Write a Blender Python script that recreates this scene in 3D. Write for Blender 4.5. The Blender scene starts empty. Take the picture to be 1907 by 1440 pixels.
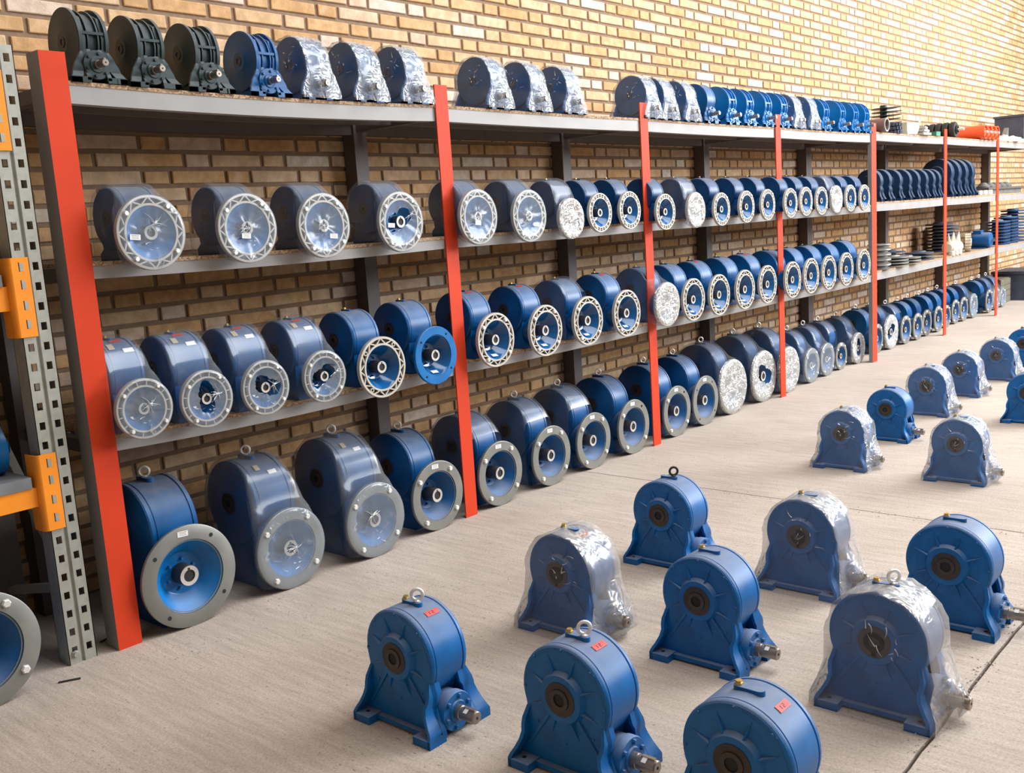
import bpy, bmesh, math, random
from mathutils import Vector, Matrix, noise

random.seed(7)
SC = bpy.context.scene
COL = SC.collection
PI = math.pi

# ------------------------------------------------------------------ camera
cam_d = bpy.data.cameras.new('camera')
cam = bpy.data.objects.new('camera', cam_d)
COL.objects.link(cam)
CR = Vector((0.651402, -0.755979, -0.064588))
CU = Vector((0.163856, 0.057049, 0.984833))
CF = Vector((0.740828, 0.652106, -0.161033))
CAM = Vector((-1.85939, -3.85589, 1.64058))
FPX = 1845.16
m3 = Matrix((CR, CU, -CF)).transposed()
cam.matrix_world = Matrix.Translation(CAM) @ m3.to_4x4()
cam_d.sensor_width = 36.0
cam_d.lens = FPX / 1907.0 * 36.0
cam_d.clip_start = 0.05
SC.camera = cam

# ------------------------------------------------------------------ world and daylight
w = bpy.data.worlds.new('hall_light')
SC.world = w
w.use_nodes = True
bg = w.node_tree.nodes['Background']
bg.inputs[0].default_value = (1.0, 0.82, 0.62, 1)
bg.inputs[1].default_value = 0.24


def area(name, loc, target, sx, sy, power, color):
    d = bpy.data.lights.new(name, 'AREA')
    d.shape = 'RECTANGLE'
    d.size, d.size_y, d.energy, d.color = sx, sy, power, color
    o = bpy.data.objects.new(name, d)
    COL.objects.link(o)
    o.location = loc
    o.rotation_euler = (Vector(target) - Vector(loc)).to_track_quat('-Z', 'Y').to_euler()
    return o


area('window_daylight', (14.0, -8.5, 4.9), (5.5, -0.6, 0.8), 9.0, 4.0, 2150, (0.94, 0.972, 1.0))
area('skylight', (7.5, -3.4, 6.6), (7.5, -2.2, 0.0), 15.0, 3.0, 900, (0.91, 0.96, 1.0))

SC.cycles.max_bounces = 4
SC.cycles.diffuse_bounces = 2
SC.cycles.glossy_bounces = 2
SC.cycles.transmission_bounces = 2
SC.cycles.transparent_max_bounces = 8
SC.cycles.caustics_reflective = False
SC.cycles.caustics_refractive = False

SC.view_settings.view_transform = 'Standard'
SC.view_settings.look = 'None'
SC.view_settings.exposure = 0.2
SC.view_settings.gamma = 1.0
SC.view_settings.use_curve_mapping = False


# ------------------------------------------------------------------ materials
class N:
    """small node-tree helper"""
    def __init__(self, name):
        self.m = bpy.data.materials.new(name)
        self.m.use_nodes = True
        self.t = self.m.node_tree
        self.b = self.t.nodes['Principled BSDF']
        self.out = self.t.nodes['Material Output']

    def n(self, typ, **kw):
        nd = self.t.nodes.new(typ)
        for k, v in kw.items():
            setattr(nd, k, v)
        return nd

    def l(self, a, b):
        self.t.links.new(a, b)

    def coord(self, kind='Object', scale=None):
        c = self.n('ShaderNodeTexCoord').outputs[kind]
        if scale:
            mp = self.n('ShaderNodeMapping')
            mp.inputs['Scale'].default_value = scale
            self.l(c, mp.inputs[0])
            c = mp.outputs[0]
        return c

    def noise(self, vec, scale, detail=3.0, rough=0.55, dist=0.0):
        nd = self.n('ShaderNodeTexNoise')
        nd.inputs['Scale'].default_value = scale
        nd.inputs['Detail'].default_value = detail
        nd.inputs['Roughness'].default_value = rough
        nd.inputs['Distortion'].default_value = dist
        self.l(vec, nd.inputs['Vector'])
        return nd.outputs['Fac']

    def ramp(self, fac, stops):
        r = self.n('ShaderNodeValToRGB')
        el = r.color_ramp.elements
        while len(el) < len(stops):
            el.new(0.5)
        for e, (p, c) in zip(el, stops):
            e.position = p
            e.color = (c[0], c[1], c[2], 1) if hasattr(c, '__len__') else (c, c, c, 1)
        self.l(fac, r.inputs[0])
        return r.outputs[0]

    def mix(self, fac, a, b, blend='MIX'):
        x = self.n('ShaderNodeMix', data_type='RGBA', blend_type=blend)
        for sock, v in ((x.inputs[0], fac), (x.inputs[6], a), (x.inputs[7], b)):
            if hasattr(v, 'is_linked'):
                self.l(v, sock)
            elif isinstance(v, (int, float)):
                sock.default_value = v
            else:
                sock.default_value = (v[0], v[1], v[2], 1)
        return x.outputs[2]

    def math(self, op, a, b=None):
        x = self.n('ShaderNodeMath', operation=op)
        for i, v in enumerate((a, b)):
            if v is None:
                continue
            if hasattr(v, 'is_linked'):
                self.l(v, x.inputs[i])
            else:
                x.inputs[i].default_value = v
        return x.outputs[0]

    def bump(self, h, strength=0.3, dist=0.01):
        b = self.n('ShaderNodeBump')
        b.inputs['Strength'].default_value = strength
        b.inputs['Distance'].default_value = dist
        self.l(h, b.inputs['Height'])
        return b.outputs[0]


def paint(name, col, rough=0.4, metal=0.0, var=0.18, scale=9.0, dust=0.0, bump=0.0, dustcol=(0.33, 0.32, 0.32), coat=0.0):
    k = N(name)
    c = k.coord('Object')
    f = k.noise(c, scale, 2.0)
    lo = tuple(x * (1 - var) for x in col)
    hi = tuple(min(1, x * (1 + var)) for x in col)
    cc = k.ramp(f, [(0.3, lo), (0.7, hi)])
    if dust:
        g = k.n('ShaderNodeNewGeometry')
        sp = k.n('ShaderNodeSeparateXYZ')
        k.l(g.outputs['Normal'], sp.inputs[0])
        mr = k.n('ShaderNodeMapRange')
        mr.inputs[1].default_value = 0.35
        mr.inputs[2].default_value = 1.0
        k.l(sp.outputs[2], mr.inputs[0])
        f2 = k.noise(c, 23.0, 2.0)
        a = k.math('MULTIPLY', mr.outputs[0], k.math('MULTIPLY', k.math('ADD', f2, 0.35), dust))
        cc = k.mix(a, cc, dustcol)
        k.l(k.math('ADD', k.math('MULTIPLY', a, 0.4), rough), k.b.inputs['Roughness'])
    else:
        k.b.inputs['Roughness'].default_value = rough
    k.l(cc, k.b.inputs['Base Color'])
    k.b.inputs['Metallic'].default_value = metal
    if dust:
        k.b.inputs['Specular IOR Level'].default_value = 0.35
    if coat:
        k.b.inputs['Coat Weight'].default_value = coat
        k.b.inputs['Coat Roughness'].default_value = 0.15
    if bump:
        k.l(k.bump(k.noise(c, scale * 9, 3.0), bump, 0.004), k.b.inputs['Normal'])
    return k.m


M = {}
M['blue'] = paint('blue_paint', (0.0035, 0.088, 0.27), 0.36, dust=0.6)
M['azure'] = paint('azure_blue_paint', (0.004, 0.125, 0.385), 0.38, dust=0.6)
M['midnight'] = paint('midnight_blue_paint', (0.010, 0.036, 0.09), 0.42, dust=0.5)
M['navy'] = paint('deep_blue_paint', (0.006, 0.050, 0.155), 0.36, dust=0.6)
M['bright'] = paint('bright_blue_paint', (0.005, 0.15, 0.43), 0.30, dust=0.35)
M['bell'] = paint('glossy_bell_enamel', (0.004, 0.095, 0.28), 0.12, var=0.1)
M['green'] = paint('dark_green_paint', (0.025, 0.042, 0.045), 0.42, dust=0.6)
M['cast'] = paint('cast_aluminium', (0.52, 0.48, 0.42), 0.5, metal=0.3, var=0.12)
M['castdark'] = paint('cast_pocket', (0.075, 0.065, 0.055), 0.6, metal=0.1)
M['steel'] = paint('machined_steel', (0.245, 0.245, 0.225), 0.45, metal=0.45, var=0.1)
M['shaft'] = paint('turned_shaft', (0.34, 0.29, 0.25), 0.32, metal=0.8, var=0.15)
M['zinc'] = paint('zinc_plated', (0.86, 0.85, 0.82), 0.38, metal=0.5, var=0.06)
M['hub'] = paint('oily_hub', (0.05, 0.038, 0.032), 0.5, metal=0.3, var=0.3)
M['sleeve'] = paint('bright_sleeve_end', (0.60, 0.57, 0.53), 0.35, metal=0.4)
M['hubring'] = paint('dark_bored_steel', (0.055, 0.045, 0.04), 0.45, metal=0.3, var=0.2)
M['bore'] = paint('bore_dark', (0.012, 0.011, 0.011), 0.7)
M['brass'] = paint('brass_plug', (0.65, 0.45, 0.14), 0.35, metal=0.8)
M['red'] = paint('red_post_paint', (0.64, 0.050, 0.014), 0.55, var=0.06, scale=4)
M['red'].node_tree.nodes['Principled BSDF'].inputs['Specular IOR Level'].default_value = 0.2
M['grey'] = paint('grey_steel_paint', (0.245, 0.228, 0.228), 0.5, var=0.07, scale=5)
M['beam'] = paint('grey_beam_paint', (0.31, 0.295, 0.29), 0.5, var=0.07, scale=5)
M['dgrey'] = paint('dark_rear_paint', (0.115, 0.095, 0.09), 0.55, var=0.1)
M['galv'] = paint('galvanised_steel', (0.40, 0.40, 0.35), 0.45, metal=0.45, var=0.1, scale=30)
M['orange'] = paint('orange_beam_paint', (0.95, 0.29, 0.012), 0.45, var=0.05)
M['tube'] = paint('orange_tube', (0.90, 0.115, 0.035), 0.4, var=0.06)
M['black'] = paint('black_rubber', (0.022, 0.02, 0.02), 0.6)
M['white'] = paint('white_label', (0.80, 0.79, 0.80), 0.5, var=0.04, scale=60)
M['redtag'] = paint('red_tag', (0.70, 0.06, 0.05), 0.45, var=0.1, scale=70)
M['ink'] = paint('ink', (0.03, 0.03, 0.04), 0.6)
M['tan'] = paint('tan_tag', (0.55, 0.44, 0.30), 0.7)
M['cream'] = paint('cream_casting', (0.62, 0.55, 0.43), 0.7, bump=0.3)
M['rust'] = paint('brown_pipe', (0.22, 0.12, 0.09), 0.6)
M['teal'] = paint('green_box', (0.04, 0.22, 0.15), 0.5)
M['olive'] = paint('olive_crate', (0.16, 0.15, 0.11), 0.7)
M['slate'] = paint('slate_blue_box', (0.055, 0.065, 0.10), 0.6)
M['deck'] = paint('grey_deck_panel', (0.17, 0.175, 0.18), 0.5)
M['brown'] = paint('brown_metal', (0.16, 0.09, 0.07), 0.6)


def mat_chip():
    k = N('chipboard')
    c = k.coord('Object')
    v = k.n('ShaderNodeTexVoronoi')
    v.inputs['Scale'].default_value = 130
    k.l(c, v.inputs['Vector'])
    sp = k.n('ShaderNodeSeparateColor')
    k.l(v.outputs['Color'], sp.inputs[0])
    col = k.ramp(sp.outputs[0], [(0.0, (0.16, 0.085, 0.045)), (0.5, (0.36, 0.22, 0.12)), (1.0, (0.55, 0.39, 0.24))])
    k.l(col, k.b.inputs['Base Color'])
    k.b.inputs['Roughness'].default_value = 0.8
    return k.m


M['chip'] = mat_chip()

BX0, BZ0, BPX, BPZ = 1.388, 1.437, 0.4768, 0.0847      # brick bond: phase and pitch


def mat_brick():
    k = N('buff_brick')
    g = k.n('ShaderNodeNewGeometry')
    sp = k.n('ShaderNodeSeparateXYZ')
    k.l(g.outputs['Position'], sp.inputs[0])
    row = k.math('FLOOR', k.math('DIVIDE', k.math('SUBTRACT', sp.outputs[2], BZ0), BPZ))
    odd = k.math('MODULO', k.math('ABSOLUTE', row), 2.0)
    u = k.math('DIVIDE', k.math('ADD', k.math('SUBTRACT', sp.outputs[0], BX0), k.math('MULTIPLY', odd, BPX / 2)), BPX)
    idx = k.math('FLOOR', u)
    hd = k.math('GREATER_THAN', k.math('SUBTRACT', u, idx), 0.675)
    cm = k.n('ShaderNodeCombineXYZ')
    k.l(idx, cm.inputs[0]); k.l(row, cm.inputs[1]); k.l(hd, cm.inputs[2])
    wn = k.n('ShaderNodeTexWhiteNoise', noise_dimensions='3D')
    k.l(cm.outputs[0], wn.inputs['Vector'])
    base = k.ramp(wn.outputs['Value'], [(0.0, (0.60, 0.345, 0.150)), (0.35, (0.67, 0.41, 0.195)),
                                        (0.70, (0.69, 0.49, 0.30)), (0.88, (0.70, 0.51, 0.38)), (1.0, (0.72, 0.62, 0.50))])
    f = k.noise(g.outputs['Position'], 14.0, 3.0, 0.6)
    blot = k.ramp(f, [(0.40, (0.84, 0.82, 0.80)), (0.62, (1.08, 1.08, 1.12))])
    base = k.mix(1.0, base, blot, 'MULTIPLY')
    pale = k.ramp(k.noise(g.outputs['Position'], 5.0, 3.0, 0.65, 0.6), [(0.60, 0.0), (0.76, 0.40)])
    base = k.mix(pale, base, (0.74, 0.65, 0.54))
    k.l(base, k.b.inputs['Base Color'])
    k.b.inputs['Roughness'].default_value = 0.85
    k.l(k.bump(k.noise(g.outputs['Position'], 120.0, 2.0), 0.35, 0.004), k.b.inputs['Normal'])
    return k.m


M['brick'] = mat_brick()


def mat_mortar():
    k = N('sand_mortar')
    g = k.n('ShaderNodeNewGeometry')
    f = k.noise(g.outputs['Position'], 30.0, 5.0)
    k.l(k.ramp(f, [(0.3, (0.235, 0.15, 0.095)), (0.7, (0.315, 0.21, 0.14))]), k.b.inputs['Base Color'])
    k.b.inputs['Roughness'].default_value = 0.95
    return k.m


M['mortar'] = mat_mortar()


def mat_floor():
    k = N('broomed_concrete')
    g = k.n('ShaderNodeNewGeometry')
    pos = g.outputs['Position']

    def sc(s):
        mp = k.n('ShaderNodeMapping')
        mp.inputs['Scale'].default_value = s
        k.l(pos, mp.inputs[0])
        return mp.outputs[0]
    big = k.noise(pos, 1.1, 3.0, 0.6)
    col = k.ramp(big, [(0.3, (0.46, 0.375, 0.31)), (0.7, (0.57, 0.475, 0.40))])
    broom = k.noise(sc((34.0, 3.0, 1.0)), 1.0, 4.0, 0.7)
    col = k.mix(0.85, col, k.ramp(broom, [(0.3, (0.80, 0.79, 0.78)), (0.7, (1.12, 1.12, 1.12))]), 'MULTIPLY')
    grain = k.noise(pos, 110.0, 2.0, 0.7)
    col = k.mix(0.7, col, k.ramp(grain, [(0.3, (0.72, 0.71, 0.70)), (0.7, (1.16, 1.16, 1.16))]), 'MULTIPLY')
    pit = k.noise(sc((95.0, 34.0, 1.0)), 1.0, 3.0, 0.7)
    pits = k.ramp(pit, [(0.335, 1.0), (0.39, 0.0)])
    clus = k.ramp(k.noise(pos, 2.3, 3.0), [(0.40, 0.25), (0.60, 1.0)])
    pf = k.math('MULTIPLY', pits, clus)
    col = k.mix(pf, col, (0.20, 0.155, 0.12))
    k.l(col, k.b.inputs['Base Color'])
    k.b.inputs['Roughness'].default_value = 0.8
    h = k.math('ADD', k.math('MULTIPLY', broom, 0.6), k.math('MULTIPLY', grain, 0.35))
    k.l(k.bump(h, 0.5, 0.006), k.b.inputs['Normal'])
    return k.m


M['floor'] = mat_floor()


def mat_film(name, lo, hi, tint=(0.86, 0.87, 0.88), scale=16.0, streak=0.5, cover=0.5, stretch=(1, 1, 1), gloss=0.3):
    """thin plastic: hazy veil plus patches of crinkles that catch the light"""
    k = N(name)
    c = k.coord('Object', stretch)
    veil = k.noise(c, scale * 0.33, 1.0, 0.5)
    nn = k.n('ShaderNodeTexNoise')
    nn.inputs['Scale'].default_value = scale * 0.7
    nn.inputs['Detail'].default_value = 2.0
    nn.inputs['Distortion'].default_value = 0.9
    k.l(c, nn.inputs['Vector'])
    ridge = k.math('ABSOLUTE', k.math('SUBTRACT', nn.outputs['Fac'], 0.5))
    line = k.ramp(ridge, [(0.0, 1.0), (0.045, 0.0)])
    patch = k.ramp(veil, [(0.62 - 0.3 * cover, 0.0), (0.78 - 0.3 * cover, 1.0)])
    cr = k.math('MULTIPLY', line, patch)
    fac = k.math('ADD', k.ramp(veil, [(0.35, lo), (0.7, hi)]), k.math('MULTIPLY', cr, streak))
    fac = k.math('MINIMUM', fac, 0.95)
    dif = k.n('ShaderNodeBsdfDiffuse')
    dif.inputs[0].default_value = (*tint, 1)
    glo = k.n('ShaderNodeBsdfGlossy')
    glo.inputs['Roughness'].default_value = 0.2
    glo.inputs[0].default_value = (1, 1, 1, 1)
    hgt = k.math('MULTIPLY', k.math('MULTIPLY', ridge, patch), 2.2)
    nrm = k.bump(hgt, 0.8, 0.02)
    k.l(nrm, glo.inputs['Normal'])
    k.l(nrm, dif.inputs['Normal'])
    surf = k.n('ShaderNodeMixShader')
    surf.inputs[0].default_value = gloss
    k.l(dif.outputs[0], surf.inputs[1]); k.l(glo.outputs[0], surf.inputs[2])
    tr = k.n('ShaderNodeBsdfTransparent')
    tr.inputs[0].default_value = (0.96, 0.97, 0.98, 1)
    mx = k.n('ShaderNodeMixShader')
    k.l(fac, mx.inputs[0]); k.l(tr.outputs[0], mx.inputs[1]); k.l(surf.outputs[0], mx.inputs[2])
    k.l(mx.outputs[0], k.out.inputs['Surface'])
    return k.m


M['film'] = mat_film('clear_stretch_film', 0.28, 0.52, (0.60, 0.62, 0.65), 20.0, 0.45, 0.9)
M['filmdusty'] = mat_film('dusty_stretch_film', 0.34, 0.58, (0.58, 0.54, 0.51), 15.0, 0.4, 0.7, gloss=0.22)
M['filmbag'] = mat_film('loose_dusty_film', 0.16, 0.34, (0.42, 0.41, 0.40), 9.0, 0.35, 0.22, gloss=0.25)
M['filmbody'] = mat_film('thin_stretch_film', 0.12, 0.26, (0.48, 0.49, 0.51), 11.0, 0.45, 0.22)
M['filmface'] = mat_film('taut_stretch_film', 0.10, 0.20, (0.42, 0.41, 0.41), 9.0, 0.35, 0.15, gloss=0.15)
M['filmcrumple'] = mat_film('crumpled_white_film', 0.42, 0.66, (0.74, 0.73, 0.71), 30.0, 0.4, 1.0, gloss=0.35)
M['filmfold'] = mat_film('folded_film', 0.62, 0.88, (0.80, 0.81, 0.83), 60.0, 0.1, 0.3, gloss=0.4)
M['filmfront'] = mat_film('milky_stretch_film', 0.22, 0.32, (0.48, 0.54, 0.62), 20.0, 0.6, 0.22, gloss=0.14)


# ------------------------------------------------------------------ mesh kit
class MB:
    def __init__(self):
        self.v, self.f, self.mi, self.mats = [], [], [], []

    def mat(self, name):
        m = M[name]
        if m not in self.mats:
            self.mats.append(m)
        return self.mats.index(m)

    def add(self, vs, fs, mat):
        o = len(self.v)
        i = self.mat(mat)
        self.v += [tuple(p) for p in vs]
        self.f += [tuple(o + a for a in f) for f in fs]
        self.mi += [i] * len(fs)
        return self

    def lathe(self, prof, axis, mat, n=24, c=(0, 0, 0), closed=False):
        """prof: list of (radius, t)"""
        vs, fs = [], []
        for r, t in prof:
            for j in range(n):
                a = 2 * PI * j / n
                p, q = r * math.cos(a), r * math.sin(a)
                if axis == 'X':
                    vs.append((c[0] + t, c[1] + p, c[2] + q))
                elif axis == 'Y':
                    vs.append((c[0] + p, c[1] + t, c[2] + q))
                else:
                    vs.append((c[0] + p, c[1] + q, c[2] + t))
        k = len(prof)
        for i in range(k if closed else k - 1):
            i2 = (i + 1) % k
            for j in range(n):
                j2 = (j + 1) % n
                fs.append((i * n + j, i * n + j2, i2 * n + j2, i2 * n + j))
        if not closed:
            for i in (0, k - 1):
                if prof[i][0] > 1e-6:
                    fs.append(tuple(range(i * n, i * n + n)))
        return self.add(vs, fs, mat)

    def box(self, x0, x1, y0, y1, z0, z1, mat, front=None):
        vs = [(x, y, z) for z in (z0, z1) for y in (y0, y1) for x in (x0, x1)]
        fs = [(0, 1, 3, 2), (4, 6, 7, 5), (2, 3, 7, 6), (0, 2, 6, 4), (1, 5, 7, 3)]
        self.add(vs, fs, mat)
        return self.add([vs[i] for i in (0, 4, 5, 1)], [(0, 1, 2, 3)], front or mat)

    def prism(self, poly, axis, t0, t1, mat):
        n = len(poly)

        def P(a, b, t):
            return (t, a, b) if axis == 'X' else ((a, t, b) if axis == 'Y' else (a, b, t))
        vs = [P(a, b, t0) for a, b in poly] + [P(a, b, t1) for a, b in poly]
        fs = [tuple(range(n)), tuple(range(2 * n - 1, n - 1, -1))]
        fs += [(i, (i + 1) % n, n + (i + 1) % n, n + i) for i in range(n)]
        return self.add(vs, fs, mat)

    def torus(self, c, R, r, axis, mat, n=20, k=8):
        vs, fs = [], []
        for i in range(n):
            a = 2 * PI * i / n
            for j in range(k):
                b = 2 * PI * j / k
                q = R + r * math.cos(b)
                p = (q * math.cos(a), q * math.sin(a), r * math.sin(b))
                if axis == 'X':
                    p = (p[2], p[0], p[1])
                elif axis == 'Y':
                    p = (p[0], p[2], p[1])
                vs.append((c[0] + p[0], c[1] + p[1], c[2] + p[2]))
        for i in range(n):
            for j in range(k):
                i2, j2 = (i + 1) % n, (j + 1) % k
                fs.append((i * k + j, i2 * k + j, i2 * k + j2, i * k + j2))
        return self.add(vs, fs, mat)

    def loft(self, rings, mat, closed=True, cap0=False, cap1=False):
        n = len(rings[0])
        vs = [p for r in rings for p in r]
        fs = []
        for i in range(len(rings) - 1):
            for j in range(n if closed else n - 1):
                j2 = (j + 1) % n
                fs.append((i * n + j, i * n + j2, (i + 1) * n + j2, (i + 1) * n + j))
        if cap0:
            fs.append(tuple(range(n)))
        if cap1:
            fs.append(tuple(range((len(rings) - 1) * n, len(rings) * n)))
        return self.add(vs, fs, mat)

    def bar(self, p, q, wd, mat):
        p, q = Vector(p), Vector(q)
        d = (q - p).normalized()
        a = d.cross(Vector((0, 0, 1)))
        if a.length < 0.01:
            a = Vector((1, 0, 0))
        a.normalize()
        b = d.cross(a)
        a, b = a * wd / 2, b * wd / 2
        vs = [p + a + b, p - a + b, p - a - b, p + a - b, q + a + b, q - a + b, q - a - b, q + a - b]
        return self.add(vs, [(0, 1, 2, 3), (7, 6, 5, 4), (0, 4, 5, 1), (1, 5, 6, 2), (2, 6, 7, 3), (3, 7, 4, 0)], mat)

    def mesh(self, name, sharp=0.6):
        me = bpy.data.meshes.new(name)
        me.from_pydata(self.v, [], self.f)
        for m in self.mats:
            me.materials.append(m)
        me.polygons.foreach_set('material_index', self.mi)
        bm = bmesh.new()
        bm.from_mesh(me)
        bmesh.ops.remove_doubles(bm, verts=bm.verts, dist=1e-5)
        bmesh.ops.recalc_face_normals(bm, faces=bm.faces)
        for f in bm.faces:
            f.smooth = True
        for e in bm.edges:
            if len(e.link_faces) != 2 or e.calc_face_angle(0) > sharp:
                e.smooth = False
        bm.to_mesh(me)
        bm.free()
        return me


def link(name, me, parent=None, loc=(0, 0, 0), rot=None, kind=None):
    o = bpy.data.objects.new(name, me)
    COL.objects.link(o)
    if parent is not None:
        o.parent = parent
    o.location = loc
    if rot:
        o.rotation_euler = rot
    if kind:
        o['kind'] = kind
    return o


def tag(o, label, cat, group=None):
    o['label'] = label
    o['category'] = cat
    if group:
        o['group'] = group
    return o


def thing(name, label, cat, loc, rotz=0.0, group=None, rot=None):
    o = bpy.data.objects.new(name, None)
    o.empty_display_size = 0.05
    COL.objects.link(o)
    o.location = loc
    o.rotation_euler = rot or (0, 0, rotz)
    return tag(o, label, cat, group)


def fbm(p, s):
    return noise.noise(Vector(p) * s) + 0.5 * noise.noise(Vector(p) * s * 2.3 + Vector((7, 3, 1)))


# ------------------------------------------------------------------ setting: wall and floor
WALL_Y = 0.80
wall = MB().box(-3.2, 24.0, WALL_Y, WALL_Y + 0.25, -0.05, 5.6, 'mortar').mesh('wall_back')
WALL = link('wall_back', wall, kind='structure')

floor_base = MB().box(-6, 24.0, -9.0, WALL_Y + 0.2, -0.14, -0.05, 'mortar').mesh('floor')
FLOOR = link('floor', floor_base, kind='structure')


def slab(x0, x1, y0, y1):
    """cast concrete bay with ragged joint edges"""
    def edge(ax, bx, ay, by, n, nx, ny):
        out = []
        for i in range(n):
            t = i / n
            x, y = ax + (bx - ax) * t, ay + (by - ay) * t
            j = 0.007 * fbm((x * 1.0, y * 1.0, 3.3), 9.0)
            out.append((x + nx * j, y + ny * j))
        return out
    P = edge(x0, x1, y0, y0, 90, 0, 1) + edge(x1, x1, y0, y1, 60, 1, 0) + edge(x1, x0, y1, y1, 90, 0, 1) + edge(x0, x0, y1, y0, 60, 1, 0)
    return MB().prism(P, 'Z', -0.06, 0.0, 'floor').mesh('slab')


JX, JY = 3.22, -2.905
for (a, b, c, d) in ((-6, JX - 0.004, JY + 0.006, WALL_Y), (JX + 0.004, 24, JY + 0.006, WALL_Y),
                     (-6, JX - 0.004, -9, JY - 0.006), (JX + 0.004, 24, -9, JY - 0.006)):
    link('floor_slab', slab(a, b, c, d), FLOOR)

crumb = MB()
for i in range(420):
    if i < 300:
        x = 0.4 + 2.4 * random.random() ** 0.8
        y = JY + random.gauss(0.015, 0.022)
        if noise.noise(Vector((x * 3, 0, 5))) < -0.15:
            continue
    else:
        y = -2.7 + 2.2 * random.random()
        x = JX + random.gauss(-0.02, 0.03)
    r = random.uniform(0.0015, 0.006)
    a = random.random() * 6
    vs = [(x + r * math.cos(a + q) * random.uniform(0.6, 1.2), y + r * math.sin(a + q) * random.uniform(0.6, 1.2), 0.0005) for q in (0, 1.6, 3.1, 4.7)]
    crumb.add(vs + [(x, y, r * 0.9)], [(0, 1, 4), (1, 2, 4), (2, 3, 4), (3, 0, 4)], 'floor')
link('joint_crumbs', crumb.mesh('joint_crumbs'), FLOOR, kind='stuff')

# ------------------------------------------------------------------ red-post rack
POSTS = [0.0, 2.10, 4.073, 6.109, 8.185, 8.248, 10.412, 12.528, 14.64]


def rack(name, label, xs, widths, levels, sags):
    root = thing(name, label, 'shelving', ((xs[0] + xs[-1]) / 2, 0.4, 0), group='red post racks')
    ox, oy = root.location.x, root.location.y

    def put(n, mb, kind=None):
        me = mb.mesh(n)
        return link(n, me, root, (-ox, -oy, 0))
    for x, wd in zip(xs, widths):
        deep = 0.10 if x < 0.1 else (0.04 if wd < 0.07 else 0.008)
        put('post', MB().box(x - wd / 2, x + wd / 2, 0.0, deep, 0.0, 2.405, 'grey' if deep > 0.02 else 'red', front='red'))
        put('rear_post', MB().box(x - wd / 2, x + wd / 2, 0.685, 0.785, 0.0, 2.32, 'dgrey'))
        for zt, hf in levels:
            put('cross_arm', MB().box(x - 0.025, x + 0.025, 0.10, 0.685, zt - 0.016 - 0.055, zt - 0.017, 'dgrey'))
    for li, (zt, hf) in enumerate(levels):
        for b in range(len(xs) - 1):
            x0, x1 = xs[b] + widths[b] / 2, xs[b + 1] - widths[b + 1] / 2
            if x1 - x0 < 0.2:
                continue
            sag = sags.get((li, b), 0.004)
            ns = 10

            def strip(y0, y1, za, zb, mat, xa, xb):
                rings = []
                for i in range(ns + 1):
                    t = i / ns
                    x = xa + (xb - xa) * t
                    s = -4 * sag * t * (1 - t)
                    rings.append([(x, y0, zt + za + s), (x, y1, zt + za + s), (x, y1, zt + zb + s), (x, y0, zt + zb + s)])
                return MB().loft(rings, mat, True, True, True)
            put('front_beam', strip(0.012, 0.062, -0.016 - hf, -0.016, 'beam', x0, x1))
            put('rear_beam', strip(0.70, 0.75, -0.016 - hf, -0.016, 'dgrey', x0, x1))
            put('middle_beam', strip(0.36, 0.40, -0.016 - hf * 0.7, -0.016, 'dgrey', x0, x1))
            xm = (x0 + x1) / 2 + random.uniform(-0.2, 0.2)
            put('shelf_board', strip(0.009, 0.775, -0.016, 0.0, 'chip', x0, x1))
    return root


LV_A = [(0.897, 0.052), (1.602, 0.052), (2.301, 0.070)]
LV_B = [(0.930, 0.078), (1.628, 0.078), (2.322, 0.070)]
SAG_A = {(0, 0): 0.024, (1, 0): 0.010, (2, 0): 0.014, (0, 1): 0.006}
rack('steel_rack', 'long grey steel rack with five red front posts carrying the gearboxes', POSTS[:5], [0.104, 0.095, 0.095, 0.095, 0.060], LV_A, SAG_A)
rack('steel_rack', 'farther steel rack with red posts holding loose castings and rollers', POSTS[5:], [0.060, 0.095, 0.095, 0.095], LV_B, {})


def shelf_z(level, x):
    if x < 8.2:
        z = LV_A[level][0]
        for b in range(4):
            x0, x1 = POSTS[b] + 0.05, POSTS[b + 1] - 0.05
            if x0 <= x <= x1:
                t = (x - x0) / (x1 - x0)
                z -= 4 * SAG_A.get((level, b), 0.004) * t * (1 - t)
        return z
    return LV_B[level][0] - 0.002


# ------------------------------------------------------------------ labels
ORD = ['first', 'second', 'third', 'fourth', 'fifth', 'sixth', 'seventh', 'eighth', 'ninth', 'tenth', 'eleventh', 'twelfth']
_cnt = {}


def bay_phrase(row, x):
    edges = [0.0, 2.10, 4.073, 6.109, 8.21, 10.412, 12.528]
    b = max([i for i, e in enumerate(edges) if x >= e - 0.25 * (i == 0)] or [0])
    n = _cnt.get((row, b), 0)
    _cnt[(row, b)] = n + 1
    return '%s past %s red post, %s' % (ORD[n], ORD[b], row)


# ------------------------------------------------------------------ gearbox pieces (cached meshes)
CACHE = {}


def cached(key, fn):
    if key not in CACHE:
        CACHE[key] = fn()
    return CACHE[key]


def hexbolt(mb, c, r, h, axis, mat):
    s = -1 if axis in ('-Y', '-X') else 1
    ax = axis[-1]
    prof = [(r * 1.25, 0), (r * 1.25, s * h * 0.25), (r, s * h * 0.25), (r, s * h)]
    return mb.lathe(prof, ax, mat, 6, c)


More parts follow.
